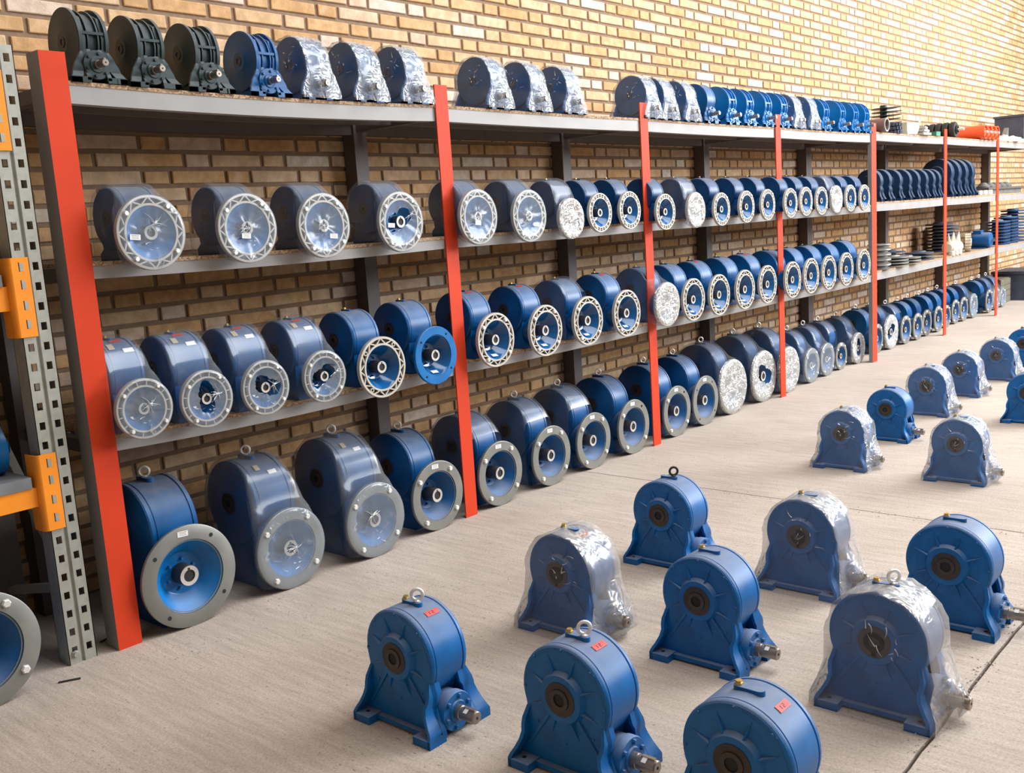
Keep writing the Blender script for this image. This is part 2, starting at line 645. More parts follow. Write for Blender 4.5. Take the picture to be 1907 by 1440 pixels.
def me_drum(R, W, mat):
    def f():
        h = W / 2
        mb = MB()
        mb.lathe([(R * 0.5, -h + 0.004), (R * 0.985, -h + 0.004), (R, -h + 0.008), (R, -h + 0.1 * W), (R * 0.982, -h + 0.11 * W), (R * 0.982, -h + 0.13 * W),
                  (R * 0.995, -h + 0.14 * W), (R * 0.995, 0), (R * 0.995, h - 0.14 * W), (R * 0.982, h - 0.13 * W), (R * 0.982, h - 0.11 * W), (R, h - 0.1 * W), (R, h - 0.008), (R * 0.985, h - 0.004), (R * 0.5, h - 0.004)],
                 'X', mat, 56)
        return mb.mesh('housing')
    return cached(('drum', R, W, mat), f)


def me_cover(R, mat, ribs=True, boss=True):
    """end cover, outer face at t = 0 looking to -x"""
    def f():
        mb = MB()
        hb = (0.02 if boss else 0.006) * R / 0.16
        mb.lathe([(R * 0.2, -hb), (R * 0.30, -hb), (R * (0.46 if boss else 0.32), -hb), (R * (0.52 if boss else 0.36), -0.003), (R * 0.955, -0.001), (R * 0.985, 0.003), (R * 0.985, 0.012), (R * 0.3, 0.012)], 'X', mat, 48)
        if ribs:
            for k in range(8):
                a = k * PI / 4 + PI / 8
                ca, sa = math.cos(a), math.sin(a)
                r0, r1, t = R * 0.44, R * 0.86, R * 0.028
                def P(r, s, x):
                    return (x, r * ca - s * sa, r * sa + s * ca)
                hgt = -0.016 * R / 0.16
                vs = [P(r0, -t, 0), P(r0, t, 0), P(r1, t, 0), P(r1, -t, 0), P(r0, -t * 0.6, hgt), P(r0, t * 0.6, hgt), P(r1, 0, -0.002)]
                mb.add(vs, [(0, 4, 5, 1), (0, 3, 6, 4), (1, 5, 6, 2), (2, 6, 3), (4, 6, 5)], mat)
            for k in range(8):
                a = k * PI / 4
                mb.lathe([(R * 0.028, 0), (R * 0.028, -0.005), (R * 0.018, -0.006)], 'X', mat, 6, (0, R * 0.92 * math.cos(a), R * 0.92 * math.sin(a)))
        return mb.mesh('end_cover')
    return cached(('cover', R, mat, ribs, boss), f)


def me_hub(R):
    def f():
        mb = MB()
        d = -0.022 * R / 0.16
        mb.lathe([(R * 0.21, d), (R * 0.335, d), (R * 0.335, d + 0.01), (R * 0.21, d + 0.01)], 'X', 'hub', 32, closed=True)
        mb.lathe([(R * 0.125, d - 0.004), (R * 0.205, d - 0.004), (R * 0.21, d + 0.01), (R * 0.125, d + 0.01)], 'X', 'hubring', 32, closed=True)
        mb.lathe([(R * 0.13, d), (R * 0.13, d + 0.05), (0.0001, d + 0.05)], 'X', 'bore', 20)
        return mb.mesh('hub')
    return cached(('hub', R), f)


def omega_half(R, zc, b):
    """outline of one flank from the drum down to the foot: (y, z)"""
    u = zc / 1.575
    return [(0.90 * R, 1.20 * u), (0.93 * R, 1.08 * u), (0.965 * R, 0.96 * u), (0.96 * R, 0.84 * u), (0.93 * R, 0.72 * u),
            (0.96 * R, 0.58 * u), (b * 0.90, 0.40 * u), (b * 0.985, 0.25 * u), (b, 0.18 * u), (b, 0.0)]


def me_bracket(R, zc, b, xo, xi, mat):
    """leg plate of one side (towards -x): web, wavy flank straps, foot pads. xo<xi<0"""
    def f():
        mb = MB()
        H = omega_half(R, zc, b)
        top = [(R * 0.96 * math.cos(a), zc + R * 0.96 * math.sin(a)) for a in [math.radians(d) for d in (-20, 0, 40, 90, 140, 180, 200)]]
        web = [(y, max(z, 0.012 * R / 0.16)) for y, z in reversed(H)] + top + [(-y, max(z, 0.012 * R / 0.16)) for y, z in H]
        mb.prism(web, 'X', xi - 0.006, xi + 0.014 * R / 0.16, mat)
        n = len(H)
        for s in (1, -1):
            rings = []
            for i, (y, z) in enumerate(H):
                t = i / (n - 1)
                xa = xi + (xo - xi) * min(1, 0.12 + 1.0 * t)
                xb = xa + 0.052 * R / 0.16 if t > 0.3 else xi + 0.035 * R / 0.16
                th = 0.013 * R / 0.16
                rings.append([(xa, s * y, z), (xb, s * y, z), (xb, s * (y - th), z), (xa, s * (y - th), z)])
            mb.loft(rings, mat, True, True, True)
            L = 0.5 * R
            y0, y1 = sorted((s * b, s * (b - L)))
            mb.box(xo, xi + 0.01, y0, y1, 0, 0.17 * R, mat)
            mb.lathe([(0.045 * R, 0), (0.045 * R, 0.001)], 'Z', 'bore', 10, ((xo + xi) / 2, s * (b - L * 0.5), 0.17 * R))
        mb.box(xo * 0.4 + xi * 0.6, xi + 0.01, -b + 0.4 * R, b - 0.4 * R, 0.05 * R, 0.15 * R, mat)
        for s in (1, -1):
            mb.bar((xi - 0.008, s * R * 0.32, zc - R * 0.36), (xi - 0.004, s * b * 0.80, 0.36 * zc / 1.575), 0.010 * R / 0.16, mat)
        return mb.mesh('foot_bracket')
    return cached(('brk', R, zc, b, xo, xi, mat), f)


def me_wormcase(R, zc, W, zi, y0, y1, mat, rc=0.40):
    def f():
        mb = MB()
        mb.lathe([(R * rc * 0.9, y0), (R * rc, y0 + 0.01), (R * rc, y1 - 0.01), (R * rc * 0.9, y1)], 'Y', mat, 28, (0, 0, zi))
        hw = W * 0.36
        mb.loft([[(-hw, -R * 0.62, zi), (hw, -R * 0.62, zi), (hw, R * 0.62, zi), (-hw, R * 0.62, zi)],
                 [(-hw, -R * 0.80, zc - 0.3 * R), (hw, -R * 0.80, zc - 0.3 * R), (hw, R * 0.80, zc - 0.3 * R), (-hw, R * 0.80, zc - 0.3 * R)]], mat, True, True, True)
        return mb.mesh('worm_case')
    return cached(('worm', R, zc, W, zi, y0, y1, mat, rc), f)


def me_incover(R, mat, r=0.42, yb=0.0):
    """round input cover, outer face at y = 0 looking to -y"""
    def f():
        mb = MB()
        mb.lathe([(R * 0.16, -0.004), (R * 0.22, -0.005), (R * 0.24, 0.0), (R * r * 0.96, 0.0), (R * r, 0.004), (R * r, 0.03 * R / 0.16), (R * 0.16, 0.03 * R / 0.16)], 'Y', mat, 32)
        mb.lathe([(0.0001, -0.002), (R * 0.17, -0.002)], 'Y', 'hub', 20)
        for k in range(6):
            a = k * PI / 3 + 0.3
            hexbolt(mb, (R * r * 0.78 * math.cos(a), 0, R * r * 0.78 * math.sin(a)), R * 0.045, 0.009 * R / 0.16, '-Y', mat)
        return mb.mesh('input_cover')
    return cached(('inc', R, mat, r), f)


def me_shaft(R, L):
    def f():
        mb = MB()
        r = R * 0.135
        mb.lathe([(r * 1.12, 0), (r * 1.12, -L * 0.22), (r, -L * 0.24), (r, -L * 0.96), (r * 0.85, -L), (0.0001, -L)], 'Y', 'shaft', 24)
        mb.box(-r * 0.28, r * 0.28, -L * 0.92, -L * 0.4, r * 0.8, r * 1.22, 'shaft')
        mb.lathe([(r * 0.22, -L - 0.0006), (0.0001, -L - 0.0006)], 'Y', 'bore', 10)
        return mb.mesh('input_shaft')
    return cached(('shaft', R, L), f)


def me_eye(R, mat='zinc'):
    def f():
        mb = MB()
        mb.lathe([(R * 0.55, 0), (R * 0.6, R * 0.25), (R * 0.35, R * 0.45)], 'Z', mat, 14)
        mb.torus((0, 0, R * 1.35), R, R * 0.3, 'Y', mat, 20, 8)
        return mb.mesh('lifting_eye')
    return cached(('eye', R, mat), f)


def me_boss(R, mat, plug=True):
    """filler boss plate on top of the drum; plate lies along y"""
    def f():
        mb = MB()
        s = R / 0.16
        pts = []
        for k in range(13):
            a = -PI / 2 + PI * k / 12
            pts.append((0.030 * s + 0.014 * s * math.cos(a), 0.014 * s * math.sin(a)))
        for k in range(13):
            a = PI / 2 + PI * k / 12
            pts.append((-0.030 * s + 0.014 * s * math.cos(a), 0.014 * s * math.sin(a)))
        pts = [(q, p) for p, q in pts]
        mb.prism(pts, 'Z', -0.012 * s, 0.008 * s, mat)
        return mb.mesh('filler_boss')
    return cached(('boss', R, mat), f)


def me_plug(R):
    def f():
        mb = MB()
        s = R / 0.16
        mb.lathe([(0.012 * s, 0), (0.012 * s, 0.005 * s), (0.0095 * s, 0.0055 * s), (0.0095 * s, 0.011 * s)], 'Z', 'brass', 6)
        return mb.mesh('filler_plug')
    return cached(('plug', R), f)


def me_tag(R, wx, la, a0, mat, ink=True):
    """sticker following the drum surface; wx wide in x, la long along the arc, centred on angle a0 from -y over top"""
    def f():
        mb = MB()
        n = 6
        rr = R * 1.006
        vs = []
        for i in range(n + 1):
            a = a0 + (i / n - 0.5) * la / R
            for x in (-wx / 2, wx / 2):
                vs.append((x, -rr * math.cos(a), rr * math.sin(a)))
        mb.add(vs, [(2 * i, 2 * i + 1, 2 * i + 3, 2 * i + 2) for i in range(n)], mat)
        if ink:
            r2 = R * 1.0085
            for x0, x1, p0, p1 in ((-0.22, -0.17, 0.25, 0.75), (-0.02, 0.12, 0.70, 0.78), (0.08, 0.12, 0.48, 0.78), (-0.02, 0.12, 0.46, 0.53), (-0.02, 0.02, 0.24, 0.5), (-0.02, 0.14, 0.22, 0.29)):
                q = []
                for x, p in ((x0, p0), (x1, p0), (x1, p1), (x0, p1)):
                    a = a0 + (p - 0.5) * la / R
                    q.append((x * wx, -r2 * math.cos(a), r2 * math.sin(a)))
                mb.add(q, [(0, 1, 2, 3)], 'ink')
        return mb.mesh('sticker')
    return cached(('tag', R, wx, la, a0, mat, ink), f)


def rect_mesh(wd, hg, mat, lines=True, name='paper_label'):
    """small paper label in the x-z plane facing -y with printed lines"""
    def f():
        mb = MB()
        mb.box(-wd / 2, wd / 2, -0.0012, 0, -hg / 2, hg / 2, mat)
        if lines:
            for k in range(3):
                z = hg * (0.28 - 0.26 * k)
                ww = wd * (0.38, 0.30, 0.34)[k]
                mb.add([(-ww, -0.0016, z), (ww, -0.0016, z), (ww, -0.0016, z + hg * 0.07), (-ww, -0.0016, z + hg * 0.07)], [(0, 1, 2, 3)], 'grey')
        return mb.mesh(name)
    return cached(('rect', wd, hg, mat, lines), f)


# ---- mounting flange variants, centred on the flange axis, front face at y = 0 looking to -y
def me_flange(Rf, style, mat):
    def f():
        mb = MB()
        ri = Rf * 0.72
        if style in ('plain', 'blue'):
            mb.lathe([(ri, 0.0), (Rf * 0.985, 0.0), (Rf, 0.002), (Rf, 0.016), (Rf * 0.9, 0.02), (ri, 0.02)], 'Y', mat, 64, closed=True)
            mb.lathe([(ri, 0.0), (ri, 0.006), (ri * 0.95, 0.006)], 'Y', mat, 48)
            mb.f.pop(); mb.mi.pop(); mb.f.pop(); mb.mi.pop()
        else:
            mb.lathe([(Rf * 0.925, 0.0), (Rf * 0.99, 0.0), (Rf, 0.002), (Rf, 0.02), (Rf * 0.925, 0.02)], 'Y', mat, 64, closed=True)
            mb.lathe([(ri, -0.001), (ri * 1.085, -0.001), (ri * 1.085, 0.02), (ri, 0.02)], 'Y', mat, 48, closed=True)
            mb.lathe([(ri * 1.02, 0.013), (Rf * 0.97, 0.013), (Rf * 0.97, 0.02), (ri * 1.02, 0.02)], 'Y', 'castdark', 48, closed=True)
            r0, r1 = ri * 1.06, Rf * 0.95
            if style == 'lattice':
                k = 24
                pts = []
                for i in range(k):
                    a = 2 * PI * i / k
                    r = r0 if i % 2 else r1
                    pts.append((r * math.cos(a), r * math.sin(a)))
                for i in range(k):
                    p, q = pts[i], pts[(i + 1) % k]
                    if i % 6 == 3:
                        continue
                    dx, dz = q[0] - p[0], q[1] - p[1]
                    ln = math.hypot(dx, dz)
                    nx, nz = -dz / ln * Rf * 0.02, dx / ln * Rf * 0.02
                    mb.prism([(p[0] + nx, p[1] + nz), (q[0] + nx, q[1] + nz), (q[0] - nx, q[1] - nz), (p[0] - nx, p[1] - nz)], 'Y', 0.0008, 0.014, mat)
            else:
                k = 16 if style == 'radial' else 24
                for i in range(k):
                    a = 2 * PI * (i + 0.5) / k
                    ca, sa = math.cos(a), math.sin(a)
                    t = Rf * (0.014 if style == 'radial' else 0.03)
                    mb.prism([(r0 * ca - t * sa, r0 * sa + t * ca), (r1 * ca - t * sa, r1 * sa + t * ca), (r1 * ca + t * sa, r1 * sa - t * ca), (r0 * ca + t * sa, r0 * sa - t * ca)], 'Y', 0.001, 0.014, mat)
                if style == 'cell':
                    mb.lathe([(Rf * 0.845, 0.0008), (Rf * 0.865, 0.0008), (Rf * 0.865, 0.014), (Rf * 0.845, 0.014)], 'Y', mat, 48, closed=True)
            for k in range(4):
                a = PI / 4 + k * PI / 2 + 0.12
                c = (Rf * 0.86 * math.cos(a), 0, Rf * 0.86 * math.sin(a))
                mb.lathe([(Rf * 0.035, -0.0005), (Rf * 0.075, -0.0005), (Rf * 0.08, 0.015), (Rf * 0.035, 0.015)], 'Y', mat, 14, c, closed=True)
        return mb.mesh('mounting_flange')
    return cached(('fl', Rf, style, mat), f)


def me_hole(Rf):
    def f():
        return MB().lathe([(Rf * 0.042, -0.0007), (0.0001, -0.0007)], 'Y', 'bore', 14).mesh('bolt_hole')
    return cached(('hole', Rf), f)


def me_fbolt(Rf):
    def f():
        mb = MB()
        r = Rf * 0.068
        mb.lathe([(r * 1.15, 0), (r * 1.15, -0.002), (r, -0.002), (r, -0.009), (r * 0.85, -0.0105), (0.0001, -0.0105)], 'Y', 'zinc', 6)
        return mb.mesh('flange_bolt')
    return cached(('fbolt', Rf), f)


def me_bell(Rf, depth, mat):
    """bell housing behind the flange: inner cone, back wall with studs, outer shell"""
    def f():
        mb = MB()
        ri = Rf * 0.715
        rb = Rf * 0.40
        mb.lathe([(Rf * 0.17, depth * 0.62), (rb, depth * 0.62), (rb * 1.06, depth * 0.60), (ri * 0.93, depth * 0.10), (ri, 0.004), (ri, 0.02), (ri * 1.12, 0.022), (ri * 0.98, depth * 0.25),
                  (rb * 1.2, depth), (Rf * 0.17, depth)], 'Y', mat, 48, closed=True)
        for k in range(6):
            a = k * PI / 3 + 0.35
            hexbolt(mb, (rb * 0.72 * math.cos(a), depth * 0.62, rb * 0.72 * math.sin(a)), Rf * 0.032, 0.012, '-Y', mat)
        return mb.mesh('bell_housing')
    return cached(('bell', Rf, depth, mat), f)


def me_sleeve(Rf, depth):
    def f():
        mb = MB()
        r = Rf * 0.205
        y0, y1 = depth * 0.06, depth * 0.63
        mb.lathe([(r * 0.58, y0), (r * 0.95, y0), (r * 0.95, y0 + 0.002), (r * 0.58, y0 + 0.002)], 'Y', 'sleeve', 28, closed=True)
        mb.lathe([(r * 0.95, y0 + 0.001), (r, y0 + 0.004), (r, y1)], 'Y', 'hubring', 28)
        mb.f = mb.f[:-2]; mb.mi = mb.mi[:-2]
        mb.lathe([(r * 0.585, y0 + 0.004), (r * 0.585, y1), (0.0001, y1)], 'Y', 'bore', 20)
        mb.box(-r * 0.12, r * 0.12, y0 - 0.0005, y0 + 0.02, r * 0.5, r * 0.78, 'bore')
        return mb.mesh('drive_sleeve')
    return cached(('sleeve', Rf, depth), f)


# ---- stretch film
def creases(mb, origin, ax, ay, nrm, n, lmin, lmax, seed, spread=0.0):
    """raised film folds: thin ridges radiating from a gathered point (spread > 0 scatters them)"""
    rd = random.Random(seed * 17 + 5)
    O, ax, ay, nrm = Vector(origin), Vector(ax), Vector(ay), Vector(nrm)
    for k in range(n):
        a = rd.random() * 2 * PI if spread else (rd.random() * 0.7 + k * 2 * PI / n)
        L = rd.uniform(lmin, lmax)
        P = O + ax * rd.uniform(-spread, spread) + ay * rd.uniform(-spread, spread)
        bend = rd.uniform(-0.7, 0.7)
        wd = rd.uniform(0.0010, 0.0026)
        pts = []
        for i in range(5):
            q = i / 4
            d = ax * math.cos(a + bend * q) + ay * math.sin(a + bend * q)
            sd = ax * -math.sin(a + bend * q) + ay * math.cos(a + bend * q)
            w_ = wd * (1.1 - q) + 0.0003
            c = P + d * (L * q)
            pts.append((c - sd * w_, c + nrm * (w_ * 1.3), c + sd * w_))
        mb.loft([list(p) for p in pts], 'filmfold', closed=False)


def wrap_foot(R, zc, W, b, xo, zi, tip, mat, seed):
    """bag pulled over a foot-mounted gearbox"""
    def f():
        prof = []
        ext = 1.06
        for y, z in ((b * ext + 0.008, 0.004), (b * ext + 0.004, 0.2 * zc), (0.5 * (b + R) + 0.006, 0.40 * zc), (R * 1.0 + 0.010, 0.62 * zc), (R + 0.008, 0.80 * zc)):
            prof.append((y, z))
        for d in range(-4, 185, 8):
            a = math.radians(d)
            prof.append(((R + 0.007) * math.cos(a), zc + (R + 0.007) * math.sin(a)))
        for y, z in ((R * 1.02 + 0.012, 0.80 * zc), (R * 1.06 + 0.016, 0.62 * zc), (0.5 * (b + R) + 0.016, 0.40 * zc), (b * ext + 0.006, 0.2 * zc), (b * ext + 0.008, 0.004)):
            prof.append((-y, z))
        c = (0.0, zc * 0.85)

        def wx(z):
            t = max(0.0, min(1.0, (zc * 0.80 - z) / (zc * 0.62)))
            return W / 2 + 0.026 * R / 0.16 + (xo - W / 2 - 0.012) * (t * t * (3 - 2 * t))
        stations = [(-1, 0.04), (-1, 0.3), (-1, 0.6), (-1, 0.85), (-1, 0.96), (-0.93, 1.0), (-0.66, 1.0), (-0.4, 1.0), (-0.15, 1.0), (0.12, 1.0), (0.4, 1.0), (0.68, 1.0), (0.93, 1.0), (1, 0.95), (1, 0.5), (1, 0.04)]
        rings = []
        for (sx, sc) in stations:
            ring = []
            for (y, z) in prof:
                yy, zz = c[0] + (y - c[0]) * sc, c[1] + (z - c[1]) * sc
                x = sx * wx(zz)
                side = sc >= 0.99
                nz = fbm((x + seed, yy, zz), 24.0)
                nz2 = fbm((x + seed * 2, yy + 4, zz), 60.0)
                amp = (0.007 if side else 0.0022) * R / 0.16
                k = 1.0 + (amp * nz + amp * 0.5 * nz2) / R
                yy, zz2 = c[0] + (yy - c[0]) * k, c[1] + (zz - c[1]) * k
                if side and yy < 0:
                    g = math.exp(-(x / (0.30 * R)) ** 2 - ((zz - zi) / (0.34 * R)) ** 2)
                    yy = min(yy, yy + (-(tip + 0.006) - yy) * g * 1.12)
                if not side:
                    x += 0.004 * R / 0.16 * nz * (1 if sx > 0 else -1)
                ring.append((x, yy, max(0.002, zz2)))
            rings.append(ring)
        mb = MB()
        mb.loft(rings[:6], 'filmface', closed=True)
        mb.loft(rings[5:13], mat, closed=False)
        mb.loft(rings[12:], 'filmface', closed=True)
        xf = -(W / 2 + 0.029 * R / 0.16)
        creases(mb, (xf, -R * 0.25, zc + R * 0.15), (0, 1, 0), (0, 0, 1), (-1, 0, 0), 9, R * 0.06, R * 0.28, seed + 3, spread=R * 0.42)
        return mb.mesh('plastic_wrap', 1.2)
    return cached(('wf', R, zc, W, b, seed, mat), f)


def wrap_flange(R, W, yd, zd, Rf, zi, mat, front, seed, fmat='filmfront'):
    """film stretched from the drum down over the mounting flange. front: 'full', 'torn', 'none'"""
    def f():
        n = 56
        stt = []
        hw = W / 2 + 0.012
        bot = max(0.003, 0.0)

        def topz(t):
            return zd + (R + 0.014) * math.sqrt(max(0.0, 1.02 - t * t))
        for t in (1.04, 0.99, 0.93, 0.84, 0.70, 0.52, 0.30, 0.08, -0.14, -0.34, -0.50):
            stt.append((yd + t * (R + 0.006), hw * (0.9 if t > 1 else 1.0), topz(min(1.0, t)), bot, 18.0))
        y2 = yd - 0.50 * (R + 0.006)
        zt_f = zi + Rf * 1.012
        y_end = 0.03
        za, zb = topz(-0.5), zt_f
        sl = -(0.5 * (R + 0.014)) / math.sqrt(1.02 - 0.25)
        for q in (0.12, 0.25, 0.4, 0.55, 0.7, 0.85):
            y = y2 + (y_end - y2) * q
            t = (y - yd) / (R + 0.006)
            # tent line between the drum and the flange rim, never inside the drum
            tent = za + (zb - za) * (q ** 0.85) - 0.02 * math.sin(PI * q) * R / 0.15
            dr = topz(t) if abs(t) < 1.0 else -1
            rr = hw + (Rf * 1.012 - hw) * q ** 1.8
            stt.append((y, rr, max(tent, dr), bot + (zi - Rf * 1.012 - bot) * q ** 2 if zi - Rf * 1.012 < bot - 0.01 else bot * (1 - q) + max(0.002, zi - Rf * 1.012) * q, 18.0 - 15.6 * q ** 0.7))
        rings = []
        if front == 'none':
            stt = stt[:-2]
        for (y, hx, zt, zb_, ex) in stt:
            zm, hh = (zt + zb_) / 2, (zt - zb_) / 2
            ring = []
            for j in range(n):
                a = 2 * PI * j / n
                ca, sa = math.cos(a), math.sin(a)
                x = hx * math.copysign(abs(ca) ** (2 / ex), ca)
                z = zm + hh * math.copysign(abs(sa) ** (2 / ex), sa)
                d = 0.0035 * fbm((x + seed, y, z), 30.0)
                ring.append((x * (1 + d / hx), y + d, z + (d if sa > 0 else 0)))
            rings.append(ring)
        if front != 'none':
            fr = [(1.012, 0.022), (1.015, 0.004), (0.99, -0.004), (0.88, -0.0055), (0.74, -0.004), (0.60, 0.000), (0.46, 0.002)]
            if front == 'full':
                fr += [(0.32, 0.002), (0.2, 0.0), (0.1, 0.0), (0.01, 0.0)]
            for q, (rs, y) in enumerate(fr):
                ring = []
                for j in range(n):
                    a = 2 * PI * j / n
                    r = Rf * rs
                    if front == 'torn' and q == len(fr) - 1:
                        r *= 0.92 + 0.34 * math.cos(2 * (a - 0.5 - seed * 1.1)) + 0.22 * noise.noise(Vector((math.cos(a) * 2 + seed * 4.7, math.sin(a) * 2, 2))) + 0.10 * noise.noise(Vector((math.cos(a) * 6 + seed, math.sin(a) * 6, 9)))
                    off = (0.07 * Rf * (seed - 1.3), 0.06 * Rf) if front == 'torn' and q >= len(fr) - 2 else (0, 0)
                    x, z = off[0] + r * math.cos(a), zi + off[1] + r * math.sin(a)
                    d = 0.0035 * fbm((x + seed * 3, 1.0, z), 34.0) if rs < 0.97 else 0.0022 * fbm((x + seed, y, z), 60)
                    ring.append((x, y + d, z))
                rings.append(ring)
        nb = len(stt) - 1
        mb = MB()
        mb.loft(rings[:nb + 2] if front != 'none' else rings, mat)
        if front != 'none':
            mb.loft(rings[nb + 1:], fmat)
            if fmat == 'filmfront':
                rq = random.Random(seed * 31 + int(Rf * 1000))
                ox, oz = rq.uniform(-0.15, 0.2) * Rf, rq.uniform(-0.1, 0.3) * Rf
                creases(mb, (ox if front == 'full' else ox + 0.35 * Rf, -0.003, zi + oz), (1, 0, 0), (0, 0, 1), (0, -1, 0), 11, Rf * 0.10, Rf * 0.42, seed)
                creases(mb, (0, -0.006, zi - Rf * 0.55), (1, 0, 0), (0, 0, 1), (0, -1, 0), 7, Rf * 0.06, Rf * 0.2, seed + 9, spread=Rf * 0.28)
        return mb.mesh('plastic_wrap', 1.2)
    return cached(('wfl', R, W, yd, zd, Rf, round(zi, 2), mat, front, seed, fmat), f)


# ------------------------------------------------------------------ gearbox assemblies
def foot_gearbox(R, loc, paint_, label, group, wrap=None, eye=None, tagcol=None, plug=True, rotz=0.0, seed=0, film='film'):
    s = R / 0.16
    zc, W, b, xo, zi = 0.252 * s, 0.165 * s, 0.187 * s, 0.144 * s, 0.073 * s
    t = thing('foot_mounted_gearbox', label, 'gearbox', loc, rotz, group)
    link('housing', me_drum(R, W, paint_), t, (0, 0, zc))
    for sd in (0, 1):
        rot = (0, 0, PI * sd)
        cv = link('end_cover', me_cover(R, paint_), t, ((-1, 1)[sd] * W / 2, 0, zc), rot)
        link('hub', me_hub(R), cv)
        link('foot_bracket', me_bracket(R, zc, b, -xo, -W / 2 + 0.004, paint_), t, (0, 0, 0), rot)
    link('worm_case', me_wormcase(R, zc, W, zi, -0.165 * s, 0.165 * s, paint_), t)
    link('input_cover', me_incover(R, paint_), t, (0, -0.178 * s, zi))
    sh = link('input_shaft', me_shaft(R, 0.085 * s), t, (0, -0.180 * s, zi))
    if not wrap:
        link('paper_label', rect_mesh(0.020 * s, 0.016 * s, 'white', False), sh, (-R * 0.07, -0.048 * s, R * 0.122), (-PI / 2, -0.55, 0))
    ba = 0.0
    bo = link('filler_boss', me_boss(R, paint_), t, (0.0, 0.0, zc + R))
    if plug:
        link('filler_plug', me_plug(R), bo, (0, 0.030 * s, 0.008 * s))
    if eye:
        link('lifting_eye', me_eye(0.019 * s, eye), bo, (0, -0.026 * s, 0.008 * s), (0, 0, -0.78))
    if tagcol:
        link('sticker', me_tag(R, 0.056 * s, 0.022 * s, tagcol[1], tagcol[0]), t, (0.012 * s, 0, zc))
    if wrap:
        link('plastic_wrap', wrap_foot(R, zc, W, b, xo, zi, 0.265 * s, film, seed), t)
    return t


def small_gearbox(loc, paint_, label, group, wrap=False, ribbed=True, seed=0, R=0.132):
    zc, W, b, xo, zi = 0.172, 0.120, 0.140, 0.114, 0.068
    t = thing('ribbed_gearbox', label, 'gearbox', loc, 0, group)

    def body():
        mb = MB()
        h = W / 2
        if ribbed:
            r = R * 0.86
            mb.lathe([(r * 0.5, -h + 0.012), (r, -h + 0.012), (r, h - 0.012), (r * 0.5, h - 0.012)], 'X', paint_, 40)
            for x in (-0.021, 0.021):
                mb.lathe([(r * 0.98, x - 0.003), (R * 0.95, x - 0.003), (R * 0.95, x + 0.003), (r * 0.98, x + 0.003)], 'X', paint_, 40, closed=True)
            for a in (2.98, 0.5):
                ca, sa = math.cos(a), math.sin(a)
                mb.bar((-h + 0.01, R * 0.93 * ca, R * 0.93 * sa), (h - 0.01, R * 0.93 * ca, R * 0.93 * sa), 0.011, paint_)
            for sx in (-1, 1):
                mb.lathe([(R * 0.8, sx * h), (R, sx * h), (R, sx * (h - 0.014)), (R * 0.8, sx * (h - 0.014))], 'X', paint_, 48, closed=True)
        else:
            mb.lathe([(R * 0.5, -h), (R, -h), (R, -h + 0.012), (R * 0.985, -h + 0.014), (R * 0.985, h - 0.014), (R, h - 0.012), (R, h), (R * 0.5, h)], 'X', paint_, 48)
        return mb.mesh('housing')
    link('housing', cached(('tb', R, paint_, ribbed), body), t, (0, 0, zc))
    for sd in (0, 1):
        rot = (0, 0, PI * sd)
        cv = link('end_cover', me_cover(R, paint_, False, False), t, ((-1, 1)[sd] * (W / 2), 0, zc), rot)
        link('hub', me_hub(R * 0.75), cv, (0.010, 0, 0))
        link('foot_bracket', me_bracket(R, zc, b, -xo, -W / 2 + 0.016, paint_), t, (0, 0, 0), rot)
    link('worm_case', me_wormcase(R, zc, W, zi, -0.118, 0.11, paint_, 0.36), t)
    link('input_cover', me_incover(R, paint_, 0.43), t, (0, -0.132, zi + 0.002))
    link('input_shaft', me_shaft(R * 0.82, 0.066), t, (0, -0.134, zi + 0.002))
    if wrap:
        link('plastic_wrap', wrap_foot(R, zc, W, b, xo, zi, 0.19, 'film', seed), t)
    return t


